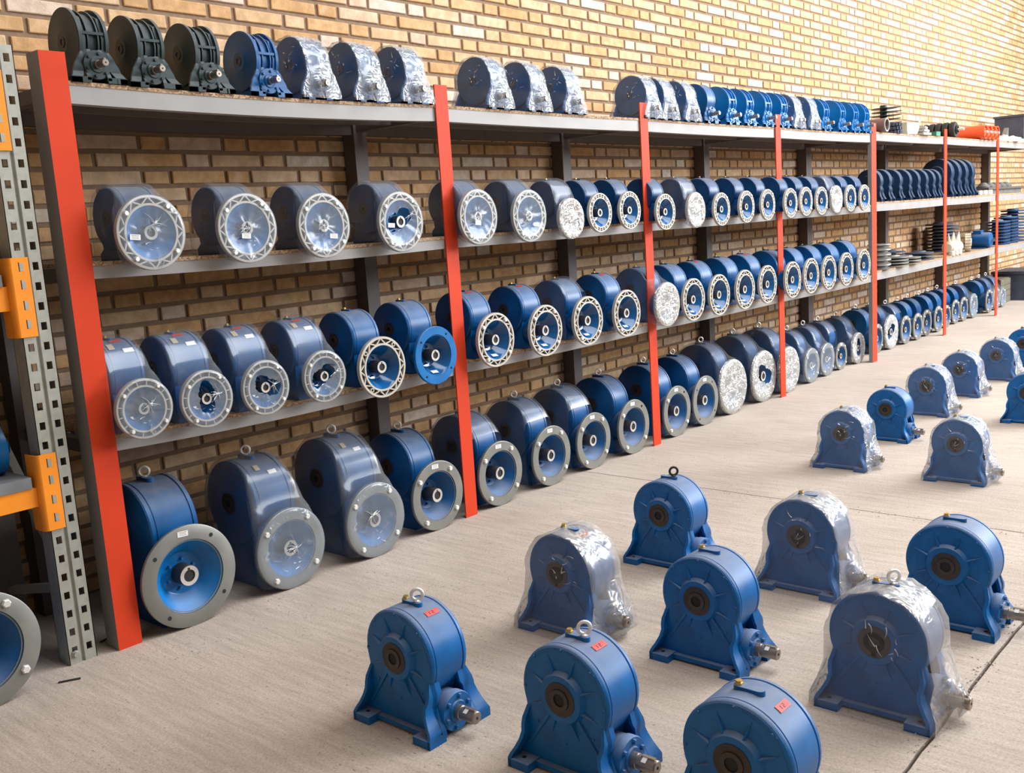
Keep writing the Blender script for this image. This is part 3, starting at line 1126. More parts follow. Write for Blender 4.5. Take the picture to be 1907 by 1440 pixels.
def flange_gearbox(loc, zi, R, W, yd, zd, Rf, paint_, style, label, group, bell=None, bolts='bolt', wrap=None, eye=False, paper=None, seed=0,
                   red=None, film='filmbody', tags=False, plug=True, crumple_front=False, sleeve=True):
    """origin: base point below the flange centre, flange front at y = 0, drum behind at y = yd"""
    t = thing('flanged_gearbox', label, 'gearbox', loc, 0, group)
    bell = bell or paint_
    link('housing', me_drum(R, W, paint_), t, (0, yd, zd))
    for sd in (0, 1):
        cv = link('end_cover', me_cover(R, paint_, False, False), t, ((-1, 1)[sd] * W / 2, yd, zd), (0, 0, PI * sd))
        if sd == 0:
            link('hub', me_hub(R * 0.75), cv, (0.008, 0, 0))

    def lower():
        mb = MB()
        hw = W * 0.44
        b = R * 0.93
        u = zd
        mb.loft([[(-hw, -b, 0.0), (hw, -b, 0.0), (hw, b, 0.0), (-hw, b, 0.0)],
                 [(-hw, -b, 0.03), (hw, -b, 0.03), (hw, b, 0.03), (-hw, b, 0.03)],
                 [(-hw * 0.9, -b * 0.86, 0.3 * u), (hw * 0.9, -b * 0.86, 0.3 * u), (hw * 0.9, b * 0.86, 0.3 * u), (-hw * 0.9, b * 0.86, 0.3 * u)],
                 [(-hw * 0.96, -b * 0.94, 0.85 * u), (hw * 0.96, -b * 0.94, 0.85 * u), (hw * 0.96, b * 0.94, 0.85 * u), (-hw * 0.96, b * 0.94, 0.85 * u)]], paint_, True, True, True)
        return mb.mesh('gear_case')
    link('gear_case', cached(('lower', R, W, zd, paint_), lower), t, (0, yd, 0))
    depth = max(0.07, min(Rf * 0.8, yd - R * 0.75))
    ln = yd - depth + 0.02

    def neck():
        return MB().lathe([(Rf * 0.40, 0.0), (Rf * 0.44, 0.01), (Rf * 0.44, ln)], 'Y', paint_, 28).mesh('worm_case')
    link('worm_case', cached(('neck', Rf, round(ln, 3), paint_), neck), t, (0, depth - 0.01, zi))
    fl = link('mounting_flange', me_flange(Rf, style, {'blue': 'bright', 'plain': 'steel'}.get(style, 'cast')), t, (0, 0, zi))
    link('bell_housing', me_bell(Rf, depth, bell), t, (0, 0, zi))
    if sleeve:
        link('drive_sleeve', me_sleeve(Rf, depth), t, (0, 0, zi))
    for k in range(4):
        a = PI / 4 + k * PI / 2 + 0.12
        p = (Rf * 0.86 * math.cos(a), 0, Rf * 0.86 * math.sin(a))
        if bolts == 'bolt' or (bolts == 'mixed' and k != 0):
            link('flange_bolt', me_fbolt(Rf), fl, p, (0, k * 1.1, 0))
        else:
            link('bolt_hole', me_hole(Rf), fl, p)
    if paper == 'rim':
        link('paper_label', rect_mesh(0.05, 0.024, 'white'), fl, (-Rf * 0.06, -0.0002, Rf * 0.86), (0, 0.06, 0))
    elif paper == 'bell':
        link('paper_label', rect_mesh(0.045, 0.022, 'white'), t, (-Rf * 0.02, depth * 0.17, zi - Rf * 0.57), (-1.0, 0.05, 0))
    elif paper == 'film':
        link('paper_label', rect_mesh(0.045, 0.022, 'white'), t, (Rf * (-0.12 + 0.4 * ((seed * 7) % 3 - 1)), -0.0075, zi - Rf * (0.1 + 0.12 * (seed % 3))), (0, 0.08, 0))
    if eye:
        bo = link('filler_boss', me_boss(R, paint_), t, (0, yd, zd + R))
        link('lifting_eye', me_eye(0.019 * max(1, R / 0.19)), bo, (0, 0, 0.006), (0, 0, -0.6))
    elif plug:
        bo = link('filler_boss', me_boss(R * 0.8, paint_), t, (0, yd, zd + R))
        link('filler_plug', me_plug(R * 0.9), bo, (0, 0.012, 0.006))
    if red:
        link('sticker', me_tag(R, 0.05, 0.022, red, 'redtag', False), t, (0.01, yd, zd))
    if tags:
        link('sticker', me_tag(R * 1.01, 0.045, 0.022, 0.75, 'white', False), t, (0.035, yd, zd))
        link('sticker', me_tag(R * 1.012, 0.026, 0.035, 0.95, 'tan', False), t, (-0.03, yd, zd))
    if wrap:
        link('plastic_wrap', wrap_flange(R, W, yd, zd, Rf, zi, film, wrap, seed, 'filmcrumple' if crumple_front else 'filmfront'), t)
    return t


# ------------------------------------------------------------------ middle shelf (level 2)
ROW_M, ROW_L, ROW_T, ROW_F = 'middle shelf', 'lower shelf', 'top shelf', 'floor row'
U = [(0.266, 1.703, 'w'), (0.725, 1.7, 'w'), (1.15, 1.693, 'w'), (1.643, 1.691, 't'), (2.225, 1.694, 'w'), (2.665, 1.684, 'w'), (3.066, 1.654, 's'),
     (3.373, 1.679, 'c'), (3.709, 1.684, 'c'), (4.148, 1.659, 'c'), (4.56, 1.663, 's'), (4.938, 1.653, 'c'), (5.335, 1.66, 'c'), (5.697, 1.666, 'c'),
     (6.115, 1.668, 'c'), (6.416, 1.674, 'c'), (6.737, 1.671, 'c'), (7.06, 1.677, 's'), (7.385, 1.68, 'c'), (7.723, 1.677, 'c')]
for i, (x, z, k) in enumerate(U):
    zb = shelf_z(1, x)
    ph = bay_phrase(ROW_M, x)
    if k in 'wt':
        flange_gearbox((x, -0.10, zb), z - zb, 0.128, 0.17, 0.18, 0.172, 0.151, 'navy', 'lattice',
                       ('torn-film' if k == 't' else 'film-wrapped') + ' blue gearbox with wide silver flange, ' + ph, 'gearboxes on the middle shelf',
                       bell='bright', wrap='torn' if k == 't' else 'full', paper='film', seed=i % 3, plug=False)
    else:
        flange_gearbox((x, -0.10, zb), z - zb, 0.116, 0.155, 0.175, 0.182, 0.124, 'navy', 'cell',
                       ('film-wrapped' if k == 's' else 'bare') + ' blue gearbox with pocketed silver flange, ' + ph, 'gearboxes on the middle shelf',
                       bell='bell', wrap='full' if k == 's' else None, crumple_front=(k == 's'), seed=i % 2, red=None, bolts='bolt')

# ------------------------------------------------------------------ lower shelf (level 1)
V = [(0.142, 0.998, 'a'), (0.431, 0.988, 'b'), (0.733, 0.987, 'b'), (1.069, 0.985, 'b'), (1.435, 0.974, 'h'), (1.817, 0.98, 'B'), (2.302, 1.0, 'l'), (2.756, 0.998, 'l'),
     (3.185, 1.008, 'd'), (3.622, 1.009, 'l'), (4.125, 1.015, 's'), (4.485, 1.014, 'l'), (4.866, 1.013, 'l'), (5.277, 1.016, 'l'), (5.665, 1.023, 'l'),
     (6.13, 1.021, 'l'), (6.5, 1.025, 'l'), (6.878, 1.024, 'l'), (7.274, 1.026, 'l'), (7.698, 1.03, 'l')]
for i, (x, z, k) in enumerate(V):
    zb = shelf_z(0, x)
    ph = bay_phrase(ROW_L, x)
    kw = dict(seed=i % 3)
    Rf, style, look, bell, pt = 0.155, 'lattice', 'bare blue gearbox with zigzag silver flange', 'bell', 'blue'
    if k in 'ab':
        Rf, style, look = 0.124, 'radial', 'film-wrapped blue gearbox with ribbed silver flange'
        kw.update(wrap='full' if k == 'a' else 'torn', red=1.25, tags=True)
    elif k == 'B':
        style, look, pt = 'blue', 'bare blue gearbox with solid blue flange', 'blue'
        kw.update(bolts='hole', paper='bell')
    elif k == 'h':
        kw.update(bolts='hole')
    elif k == 'd':
        look = 'blue gearbox with film over its drum only'
        kw.update(wrap='none', paper='bell')
    elif k == 's':
        look = 'fully film-wrapped blue gearbox'
        kw.update(wrap='full', crumple_front=True)
    else:
        kw.update(paper='bell', red=1.25 if i in (6, 7, 9, 12, 14) else None)
    flange_gearbox((x, -0.10, zb), z - zb, 0.145, 0.155 if i == 0 else 0.18, 0.25, 0.238, Rf, pt, style, look + ', ' + ph, 'gearboxes on the lower shelf', bell=bell, **kw)

# ------------------------------------------------------------------ floor row beneath the rack
Wd = [(0.286, -0.039, 0.226, 'O'), (0.818, -0.045, 0.194, 'Wf'), (1.34, -0.056, 0.193, 'Wf'), (1.828, -0.02, 0.194, 'o'), (2.362, -0.011, 0.193, 'd'), (2.858, -0.003, 0.19, 'd'),
      (3.325, 0.01, 0.188, 'd'), (3.794, 0.005, 0.191, 'o'), (4.387, 0.017, 0.19, 'o'), (4.829, 0.03, 0.193, 'h'), (5.293, 0.042, 0.223, 'W'), (5.862, 0.055, 0.219, 'T'),
      (6.329, 0.048, 0.205, 'W'), (6.856, 0.071, 0.163, 'W'), (7.264, 0.096, 0.16, 'W'), (7.649, 0.118, 0.137, 'd'), (8.074, 0.113, 0.159, 'T'), (8.809, 0.195, 0.161, 'o'),
      (9.16, 0.172, 0.191, 'T'), (9.587, 0.163, 0.163, 'd'), (9.95, 0.154, 0.158, 'o'), (10.318, 0.172, 0.159, 'o'), (10.716, 0.166, 0.16, 'o'), (11.151, 0.204, 0.143, 'o'),
      (11.558, 0.221, 0.158, 'o'), (11.861, 0.209, 0.16, 'o'), (12.239, 0.198, 0.164, 'W'), (12.871, 0.176, 0.164, 'o'), (13.256, 0.189, 0.163, 'W'), (13.651, 0.208, 0.141, 'W')]
for i, (x, y, Rf, k) in enumerate(Wd):
    ph = bay_phrase(ROW_F, x)
    kw = dict(seed=i % 3, eye=True, paper='rim')
    look = 'bare blue gearbox with grey steel flange'
    if i == 0:
        R, W, yd, zd = 0.212, 0.23, 0.29, 0.415
        kw.update(bolts='hole')
        look = 'large bare blue gearbox with grey steel flange'
    elif i in (1, 2):
        R, W, yd, zd = 0.205, 0.225, 0.30, 0.405
        look = 'large film-wrapped gearbox with grey flange'
        kw.update(wrap='full', film='filmbag', tags=True, paper=None)
    elif i < 10:
        R, W, yd, zd = 0.19, 0.19, 0.29, 0.345
    elif i in (10, 11, 12):
        R, W, yd, zd = 0.195, 0.19, 0.29, 0.375
    elif i < 19:
        R, W, yd, zd = 0.16, 0.16, 0.25, 0.32
    else:
        R, W, yd, zd = 0.152, 0.16, 0.245, 0.298
    if i > 2:
        if k == 'd':
            kw.update(wrap='none', film='filmbag')
            look = 'film-topped blue gearbox, bare grey flange'
        elif k in ('W', 'T'):
            kw.update(wrap='full' if k == 'W' else 'torn', crumple_front=i in (10, 11, 12, 16, 18), paper=None, film='filmbag' if i < 12 else 'filmbody')
            look = ('torn-film' if k == 'T' else 'film-wrapped') + ' gearbox with grey flange'
        elif k == 'h':
            kw.update(bolts='hole')
        elif i in (7, 8):
            kw.update(bolts='mixed')
    flange_gearbox((x, y, 0), Rf, R, W, yd, zd, Rf, 'blue', 'plain', look + ', ' + ph, 'gearboxes on the floor under the rack', bell='bright' if i < 3 else 'blue', **kw)

# ------------------------------------------------------------------ top shelf (level 3)
T = [(0.182, 'g'), (0.425, 'g'), (0.69, 'g'), (0.999, 'b'), (1.281, 'w'), (1.601, 'w'), (1.92, 'w'), (2.58, 'w'), (2.936, 'w'), (3.29, 'w'), (4.185, 'w'), (4.412, 'w'), (4.717, 'w'),
     (5.019, 'p'), (5.353, 'b'), (5.642, 'b'), (5.962, 'b'), (6.255, 'b'), (6.508, 'w'), (6.826, 'w'), (7.116, 'b'), (7.487, 'b'), (7.799, 'b'), (8.077, 'b')]
for i, (x, k) in enumerate(T):
    ph = bay_phrase(ROW_T, x)
    look = {'g': 'dark green ribbed gearbox with bare shaft', 'b': 'bare blue ribbed gearbox', 'w': 'small film-wrapped gearbox', 'p': 'smooth bare blue gearbox'}[k]
    small_gearbox((x, 0.14, shelf_z(2, x)), {'g': 'green', 'b': 'bright' if i > 4 else 'blue'}.get(k, 'blue'), look + ', ' + ph, 'gearboxes on the top shelf',
                  wrap=(k == 'w'), ribbed=(k in 'gb'), seed=i % 3)

# ------------------------------------------------------------------ gearboxes out on the floor
G1 = 'gearboxes standing out on the floor'
FL = [
    (0.16, (0.268, -1.475, 0), 'azure', 'blue gearbox with steel lifting ring and red tag, leftmost of those out on the floor', dict(eye='zinc', tagcol=('redtag', 1.05))),
    (0.16, (0.345, -2.112, 0), 'azure', 'blue gearbox with lifting ring and torn red tag, bottom centre of the photo', dict(eye='zinc', tagcol=('redtag', 1.12))),
    (0.16, (0.318, -2.690, 0), 'azure', 'blue gearbox with brass plug, cut by the bottom edge of the photo', dict(tagcol=('redtag', 1.0))),
    (0.16, (1.212, -2.064, 0), 'azure', 'bare blue gearbox with brass plug in the middle of the floor group', dict()),
    (0.16, (1.165, -1.455, 0), 'azure', 'film-wrapped gearbox with red tag beside the leftmost bare floor gearbox', dict(wrap=True, seed=1, tagcol=('redtag', 1.15), film='filmdusty')),
    (0.16, (2.033, -1.382, 0), 'azure', 'bare blue gearbox with black lifting ring behind the floor group', dict(eye='hub', plug=False)),
    (0.158, (2.062, -2.060, 0), 'azure', 'film-wrapped gearbox between two bare ones in second floor row', dict(wrap=True, seed=2, film='filmdusty')),
    (0.16, (1.205, -2.714, 0), 'azure', 'large film-wrapped gearbox nearest the right edge at the bottom', dict(wrap=True, seed=3, eye='zinc', film='filmdusty')),
    (0.16, (1.998, -2.685, 0), 'azure', 'bare blue gearbox with brass plug at the right edge beside the floor crack', dict()),
    (0.143, (4.085, -1.395, 0), 'azure', 'film-wrapped gearbox leftmost of the far floor group', dict(wrap=True, seed=1)),
    (0.140, (4.925, -1.362, 0), 'azure', 'bare blue gearbox among wrapped ones in the far floor group', dict()),
    (0.143, (4.075, -2.082, 0), 'azure', 'film-wrapped gearbox with bare shaft, nearest of the far floor group', dict(wrap=True, seed=2)),
    (0.143, (5.860, -1.322, 0), 'azure', 'film-wrapped gearbox just behind the bare one in the far floor group', dict(wrap=True, seed=3)),
    (0.140, (6.712, -1.304, 0), 'azure', 'film-wrapped gearbox third along the far floor line', dict(wrap=True, seed=1)),
    (0.140, (7.56, -1.36, 0), 'azure', 'film-wrapped gearbox fourth along the far floor line at right edge', dict(wrap=True, seed=2)),
    (0.140, (5.828, -2.030, 0), 'azure', 'bare blue gearbox half cut by the right edge of the photo', dict()),
    (0.140, (8.35, -1.38, 0), 'azure', 'farthest bare blue gearbox at the right edge near the rack', dict()),
]
for R, loc, p, lb, kw in FL:
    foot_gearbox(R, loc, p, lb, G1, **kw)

# ------------------------------------------------------------------ pallet rack at the left edge
PR = thing('pallet_rack', 'galvanised slotted upright of a pallet rack with orange beams at left edge', 'pallet rack', (-0.186, 0.085, 0))
PX, PY = -0.186, 0.085


def pput(n, mb, parent=None):
    return link(n, mb.mesh(n), parent or PR, (0, 0, 0) if parent else (-PX, -PY, 0))


def upright():
    mb = MB()
    x0, x1, y0, y1, zt = -0.243, -0.129, 0.035, 0.125, 2.42
    cols = [(-0.216, 0.011), (-0.156, 0.011)]
    hz0, pitch, hh = 0.058, 0.0772, 0.015
    # front skin in columns; hole cells left open, with 6 mm deep reveal walls
    xs = [x0, cols[0][0] - 0.011, cols[0][0] + 0.011, -0.194, -0.178, cols[1][0] - 0.011, cols[1][0] + 0.011, x1]
    holes = [(hz0 + k * pitch + dz, k) for k in range(31) for dz in (0,)]

    def quad(xa, xb, za, zb, ya, yb=None, mat='galv'):
        yb = ya if yb is None else yb
        mb.add([(xa, ya, za), (xb, yb, za), (xb, yb, zb), (xa, ya, zb)], [(0, 1, 2, 3)], mat)
    quad(xs[0], xs[1], 0, zt, y0)
    quad(xs[2], xs[3], 0, zt, y0)
    quad(xs[3], -0.189, 0, zt, y0, y0 + 0.010)
    quad(-0.189, -0.183, 0, zt, y0 + 0.010)
    quad(-0.183, xs[4], 0, zt, y0 + 0.010, y0)
    quad(xs[4], xs[5], 0, zt, y0)
    quad(xs[6], xs[7], 0, zt, y0)
    for ci, (cx, hw) in enumerate(cols):
        za = 0.0
        for k in range(31):
            zc = hz0 + k * pitch
            quad(cx - hw, cx + hw, za, zc - hh, y0)
            d = y0 + 0.006
            for (ax, az, bx, bz) in ((cx - hw, zc - hh, cx - hw, zc + hh), (cx + hw, zc - hh, cx + hw, zc + hh), (cx - hw, zc - hh, cx + hw, zc - hh), (cx - hw, zc + hh, cx + hw, zc + hh)):
                mb.add([(ax, y0, az), (bx, y0, bz), (bx, d, bz), (ax, d, az)], [(0, 1, 2, 3)], 'galv')
            za = zc + hh
        quad(cx - hw, cx + hw, za, zt, y0)
    mb.box(x0, x0 + 0.003, y0, y1, 0, zt, 'galv')
    mb.box(x1 - 0.003, x1, y0, y1, 0, zt, 'galv')
    mb.box(x0, x0 + 0.02, y1 - 0.003, y1, 0, zt, 'galv')
    mb.box(x1 - 0.02, x1, y1 - 0.003, y1, 0, zt, 'galv')
    return mb


pput('upright', upright())
pput('rear_upright', MB().box(-0.243, -0.129, 0.66, 0.76, 0, 2.42, 'dgrey'))
pput('base_bolt', MB().lathe([(0.016, 0.035), (0.016, 0.031), (0.011, 0.030), (0.011, 0.022)], 'Y', 'galv', 8, (-0.216, 0, 0.042)))
for a, b in (((-0.186, 0.13, 0.30), (-0.186, 0.66, 0.18)), ((-0.20, 0.13, 0.46), (-0.20, 0.66, 1.05)), ((-0.20, 0.66, 1.10), (-0.20, 0.13, 1.75))):
    pput('brace', MB().bar(a, b, 0.035, 'galv'))
for zb, zt, c0, c1 in ((0.672, 0.748, 0.570, 0.875), (1.440, 1.532, 1.335, 1.638), (2.125, 2.22, 2.034, 2.326)):
    bm = MB().box(-1.9, -0.268, 0.050, 0.100, zb, zt, 'orange')
    bo = pput('beam', bm)
    cn = MB()
    t = 0.006
    cn.box(-0.250, -0.186, 0.026, 0.026 + t, c0, c1, 'orange')
    cn.loft([[(-0.250, 0.026, z), (-0.257, 0.028, z), (-0.264, 0.036, z), (-0.268, 0.050, z), (-0.270, 0.110, z), (-0.264, 0.110, z), (-0.262, 0.051, z), (-0.259, 0.040, z), (-0.255, 0.034, z), (-0.250, 0.032, z)] for z in (c0, c1)], 'orange', True, True, True)
    co = pput('beam_connector', cn)
    for f in (0.16, 0.40, 0.66, 0.88):
        z = c0 + (c1 - c0) * f
        sl = MB().box(-0.221, -0.207, 0.0252, 0.0262, z - 0.016, z + 0.016, 'galv').box(-0.224, -0.221, 0.0252, 0.0262, z - 0.017, z + 0.018, 'bore')
        pput('hook_slot', sl, co)
    if zt < 2:
        pput('deck_panel', MB().box(-1.9, -0.285, 0.042, 0.74, zt + 0.001, zt + 0.046, 'deck'))
    pput('rear_beam', MB().box(-1.9, -0.25, 0.69, 0.735, zb, zt, 'brown'))

# blue motor on the low deck
mo = thing('electric_motor', 'blurred blue motor lying on the low deck at the left edge', 'motor', (-0.47, 0.24, 0.796))
link('motor_body', MB().lathe([(0.05, -0.2), (0.085, -0.19), (0.092, -0.17), (0.092, 0.12), (0.085, 0.14)], 'X', 'bright', 28, (0, 0, 0.10)).mesh('motor_body'), mo)
fin = MB()
for k in range(22):
    a = 2 * PI * k / 22
    fin.bar((-0.16, 0.095 * math.cos(a), 0.10 + 0.095 * math.sin(a)), (0.11, 0.095 * math.cos(a), 0.10 + 0.095 * math.sin(a)), 0.008, 'bright')
link('cooling_fins', fin.mesh('cooling_fins'), mo)
link('end_bell', MB().lathe([(0.098, 0.12), (0.104, 0.13), (0.104, 0.155), (0.06, 0.17), (0.03, 0.175), (0.03, 0.19), (0.0001, 0.19)], 'X', 'bright', 28, (0, 0, 0.10)).mesh('end_bell'), mo)
link('motor_foot', MB().box(-0.13, 0.09, -0.09, 0.09, 0.0, 0.012, 'bright').box(-0.12, 0.08, -0.075, -0.06, 0.0, 0.06, 'bright').box(-0.12, 0.08, 0.06, 0.075, 0.0, 0.06, 'bright').mesh('motor_foot'), mo)
bn = thing('parts_bin', 'dark grey parts bin on the upper deck at the left edge', 'bin', (-0.52, 0.30, 1.580))
link('bin_shell', MB().box(-0.2, 0.2, -0.2, -0.19, 0, 0.11, 'deck').box(-0.2, 0.2, 0.19, 0.2, 0, 0.11, 'deck').box(-0.2, -0.19, -0.19, 0.19, 0, 0.11, 'deck').box(0.19, 0.2, -0.19, 0.19, 0, 0.11, 'deck').box(-0.19, 0.19, -0.19, 0.19, 0, 0.01, 'deck').mesh('bin_shell'), bn)
link('bin_rim', MB().box(-0.21, 0.21, -0.21, -0.18, 0.11, 0.118, 'slate').box(-0.21, 0.21, 0.18, 0.21, 0.11, 0.118, 'slate').mesh('bin_rim'), bn)

flange_gearbox((-0.612, -0.09, 0), 0.226, 0.212, 0.23, 0.29, 0.415, 0.226, 'blue', 'plain', 'blue gearbox with grey bolted flange cut by the left edge', 'gearboxes on the floor under the rack',
               bell='blue', eye=True, sleeve=True)

# scraps of strip on the floor by the upright
for k, (x, y, a, L) in enumerate(((-0.31, -0.10, -0.5, 0.08), (-0.02, 0.17, 0.35, 0.07), (-0.07, 0.21, 0.2, 0.03))):
    sc_ = link('plastic_strip', MB().box(-L / 2, L / 2, -0.006, 0.006, 0, 0.004, 'black').mesh('plastic_strip'), None, (x, y, 0.0), (0, 0, a))
    tag(sc_, ['black strip of plastic on the floor beside the left flange', 'black scrap on the floor right of the slotted upright', 'smallest black scrap on the floor near the slotted upright'][k], 'scrap', 'floor scraps')

# ------------------------------------------------------------------ far rack contents
zt3, zt2, zt1 = shelf_z(2, 9) + 0.002, shelf_z(1, 9) + 0.002, shelf_z(0, 9) + 0.002


def gear_shell(x, R, label):
    s = R / 0.16
    zc, W, b, xo = 0.252 * s, 0.10 * s, 0.180 * s, 0.085 * s
    t = thing('gear_housing', label, 'housing', (x, 0.15 * s + 0.02, zt2), 0, 'empty blue housings on the far middle shelf')
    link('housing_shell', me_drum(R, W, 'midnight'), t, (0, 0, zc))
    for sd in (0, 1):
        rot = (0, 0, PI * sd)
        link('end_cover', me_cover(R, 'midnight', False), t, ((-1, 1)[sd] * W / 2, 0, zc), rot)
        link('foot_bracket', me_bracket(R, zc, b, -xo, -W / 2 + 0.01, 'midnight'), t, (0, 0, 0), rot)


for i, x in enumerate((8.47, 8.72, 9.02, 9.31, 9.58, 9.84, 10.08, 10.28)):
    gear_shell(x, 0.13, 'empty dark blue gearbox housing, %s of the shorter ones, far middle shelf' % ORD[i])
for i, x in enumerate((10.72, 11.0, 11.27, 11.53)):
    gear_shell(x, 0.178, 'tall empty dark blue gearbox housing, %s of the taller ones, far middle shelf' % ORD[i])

# top shelf: pipe, plates, gears, castings, rollers
t = thing('pipe_sleeve', 'short brown steel pipe with an open end on the far top shelf', 'pipe', (8.45, 0.0, zt3))
link('pipe_wall', MB().lathe([(0.055, -0.04), (0.068, -0.04), (0.068, 0.30), (0.055, 0.30)], 'Y', 'rust', 28, (0, 0, 0.068), closed=True).mesh('pipe_wall'), t)
link('end_ring', MB().lathe([(0.054, -0.046), (0.070, -0.046), (0.070, -0.03), (0.054, -0.03)], 'Y', 'steel', 28, (0, 0, 0.068), closed=True).mesh('end_ring'), t)


def plate_mesh(r, mat, th=0.008):
    def f():
        P = []
        for k in range(20):
            a = 2 * PI * k / 20
            q = r * (1.0 + (0.55 if k == 15 else 0.18 if k in (14, 16) else 0))
            P.append((q * math.cos(a), q * math.sin(a)))
        return MB().prism(P, 'Z', 0, th, mat).lathe([(r * 0.3, th), (r * 0.3, th + 0.032), (r * 0.15, th + 0.032)], 'Z', mat, 16).mesh('blade_plate')
    return cached(('plate', r, mat), f)


for k in range(9):
    o = link('blade_plate', plate_mesh(0.13, 'green'), None, (9.6, 0.42, zt3 + 0.0405 * k), (0, 0, 0.12 * math.sin(k * 2.1)))
    tag(o, 'dark pointed plate, %s from bottom of its stack, far top shelf' % ORD[k], 'plate', 'stacked dark plates on the far top shelf')


def gear_mesh(r, h, n, mat):
    def f():
        P = []
        for k in range(n * 2):
            a = PI * k / n
            q = r if k % 2 else r * 0.86
            P += [(q * math.cos(a - 0.35 * PI / n), q * math.sin(a - 0.35 * PI / n)), (q * math.cos(a + 0.35 * PI / n), q * math.sin(a + 0.35 * PI / n))]
        return MB().prism(P, 'Z', 0, h, mat).lathe([(r * 0.45, h), (r * 0.42, h + 0.008), (r * 0.2, h + 0.008)], 'Z', mat, 16).mesh('sprocket')
    return cached(('gear', r, h, n, mat), f)


for k in range(3):
    o = link('sprocket', gear_mesh(0.095, 0.03, 16, 'slate'), None, (8.92, 0.07, zt3 + 0.038 * k), (0, 0, 0.3 * k))
    tag(o, 'dark blue toothed wheel, %s of three stacked beside the brown pipe' % ['bottom', 'middle', 'top'][k], 'gear', 'stacked gears on the far top shelf')
t = thing('tapered_casting', 'grey tapered metal casting on the far top shelf beside the toothed wheels', 'casting', (9.32, 0.12, zt3))
link('casting_body', MB().loft([[(-0.10, -0.10, z), (0.10, -0.13, z), (0.10, 0.13, z), (-0.10, 0.10, z)] if z == 0 else [(-0.09, -0.09, z), (0.11, -0.15, z), (0.11, 0.15, z), (-0.09, 0.09, z)] for z in (0, 0.06, 0.125)], 'cast', True, True, True).mesh('casting_body'), t)
link('casting_lip', MB().box(0.06, 0.13, -0.16, 0.16, 0.125, 0.14, 'cast').mesh('casting_lip'), t)
for k in range(3):
    o = link('flat_casting', MB().box(-0.13 + 0.01 * k, 0.12, -0.11, 0.11, 0, 0.024, 'cast').box(-0.09, -0.05, -0.09, 0.09, 0.024, 0.034, 'cast').box(0.04, 0.08, -0.09, 0.09, 0.024, 0.034, 'cast').mesh('flat_casting'), None, (9.70, 0.08 + 0.01 * k, zt3 + 0.034 * k), (0, 0, 0.1 * k))
    tag(o, 'grey ribbed plate, %s of the pile between casting and black roller' % ['bottom', 'middle', 'top'][k], 'plate', 'piled plates on the far top shelf')
t = thing('small_carton', 'small green carton on the far top shelf before the black roller', 'box', (10.12, 0.03, zt3))
link('carton_body', MB().box(-0.07, 0.07, -0.04, 0.04, 0, 0.045, 'teal').mesh('carton_body'), t)
link('carton_flap', MB().box(-0.072, 0.072, -0.042, 0.0, 0.045, 0.048, 'teal').mesh('carton_flap'), t)
t = thing('impact_roller', 'black ribbed rubber conveyor roller with a steel shaft, far top shelf', 'roller', (10.85, 0.0, zt3))
for k in range(6):
    link('rubber_disc', cached('rdisc', lambda: MB().lathe([(0.04, 0), (0.086, 0.0), (0.093, 0.012), (0.093, 0.05), (0.086, 0.062), (0.04, 0.062)], 'Y', 'black', 28).mesh('rubber_disc')), t, (0, 0.02 + 0.08 * k, 0.093))
link('roller_core', MB().lathe([(0.05, 0.0), (0.05, 0.50)], 'Y', 'black', 20, (0, 0, 0.093)).mesh('roller_core'), t)
link('roller_shaft', MB().lathe([(0.016, -0.07), (0.016, 0.0), (0.036, 0.0), (0.036, 0.02)], 'Y', 'zinc', 16, (0, 0, 0.093)).mesh('roller_shaft'), t)
for k in range(4):
    t = thing('conveyor_roller', 'orange tubular conveyor roller, %s of the row of four on the far top shelf' % ORD[k], 'roller', (11.80 + 0.172 * k, -0.05, zt3), 0, 'orange rollers on the far top shelf')
    link('roller_tube', cached('otube', lambda: MB().lathe([(0.075, 0), (0.085, 0), (0.085, 0.42), (0.075, 0.42)], 'Y', 'tube', 32, (0, 0, 0.085), closed=True).mesh('roller_tube')), t)
    link('end_cap', cached('ocap', lambda: MB().lathe([(0.0001, 0.02), (0.03, 0.02), (0.035, 0.012), (0.05, 0.012), (0.055, 0.02), (0.076, 0.02)], 'Y', 'tube', 28, (0, 0, 0.085)).mesh('end_cap')), t)
    link('axle', cached('oaxle', lambda: MB().lathe([(0.016, -0.02), (0.016, 0.03)], 'Y', 'zinc', 12, (0, 0, 0.085)).mesh('axle')), t)


def crumple(name, mat, rx, ry, rz, seed):
    mb = MB()
    n, m = 14, 8
    rings = []
    for i in range(m + 1):
        ph = PI * 0.5 * i / m
        ring = []
        for j in range(n):
            a = 2 * PI * j / n
            q = 1 + 0.5 * noise.noise(Vector((math.cos(a) * 2 + seed, math.sin(a) * 2, ph * 2)))
            ring.append((rx * q * math.cos(a) * math.cos(ph), ry * q * math.sin(a) * math.cos(ph), max(0, rz * q * math.sin(ph))))
        rings.append(ring)
    return mb.loft(rings, mat, True, True, True).mesh(name, 0.3)


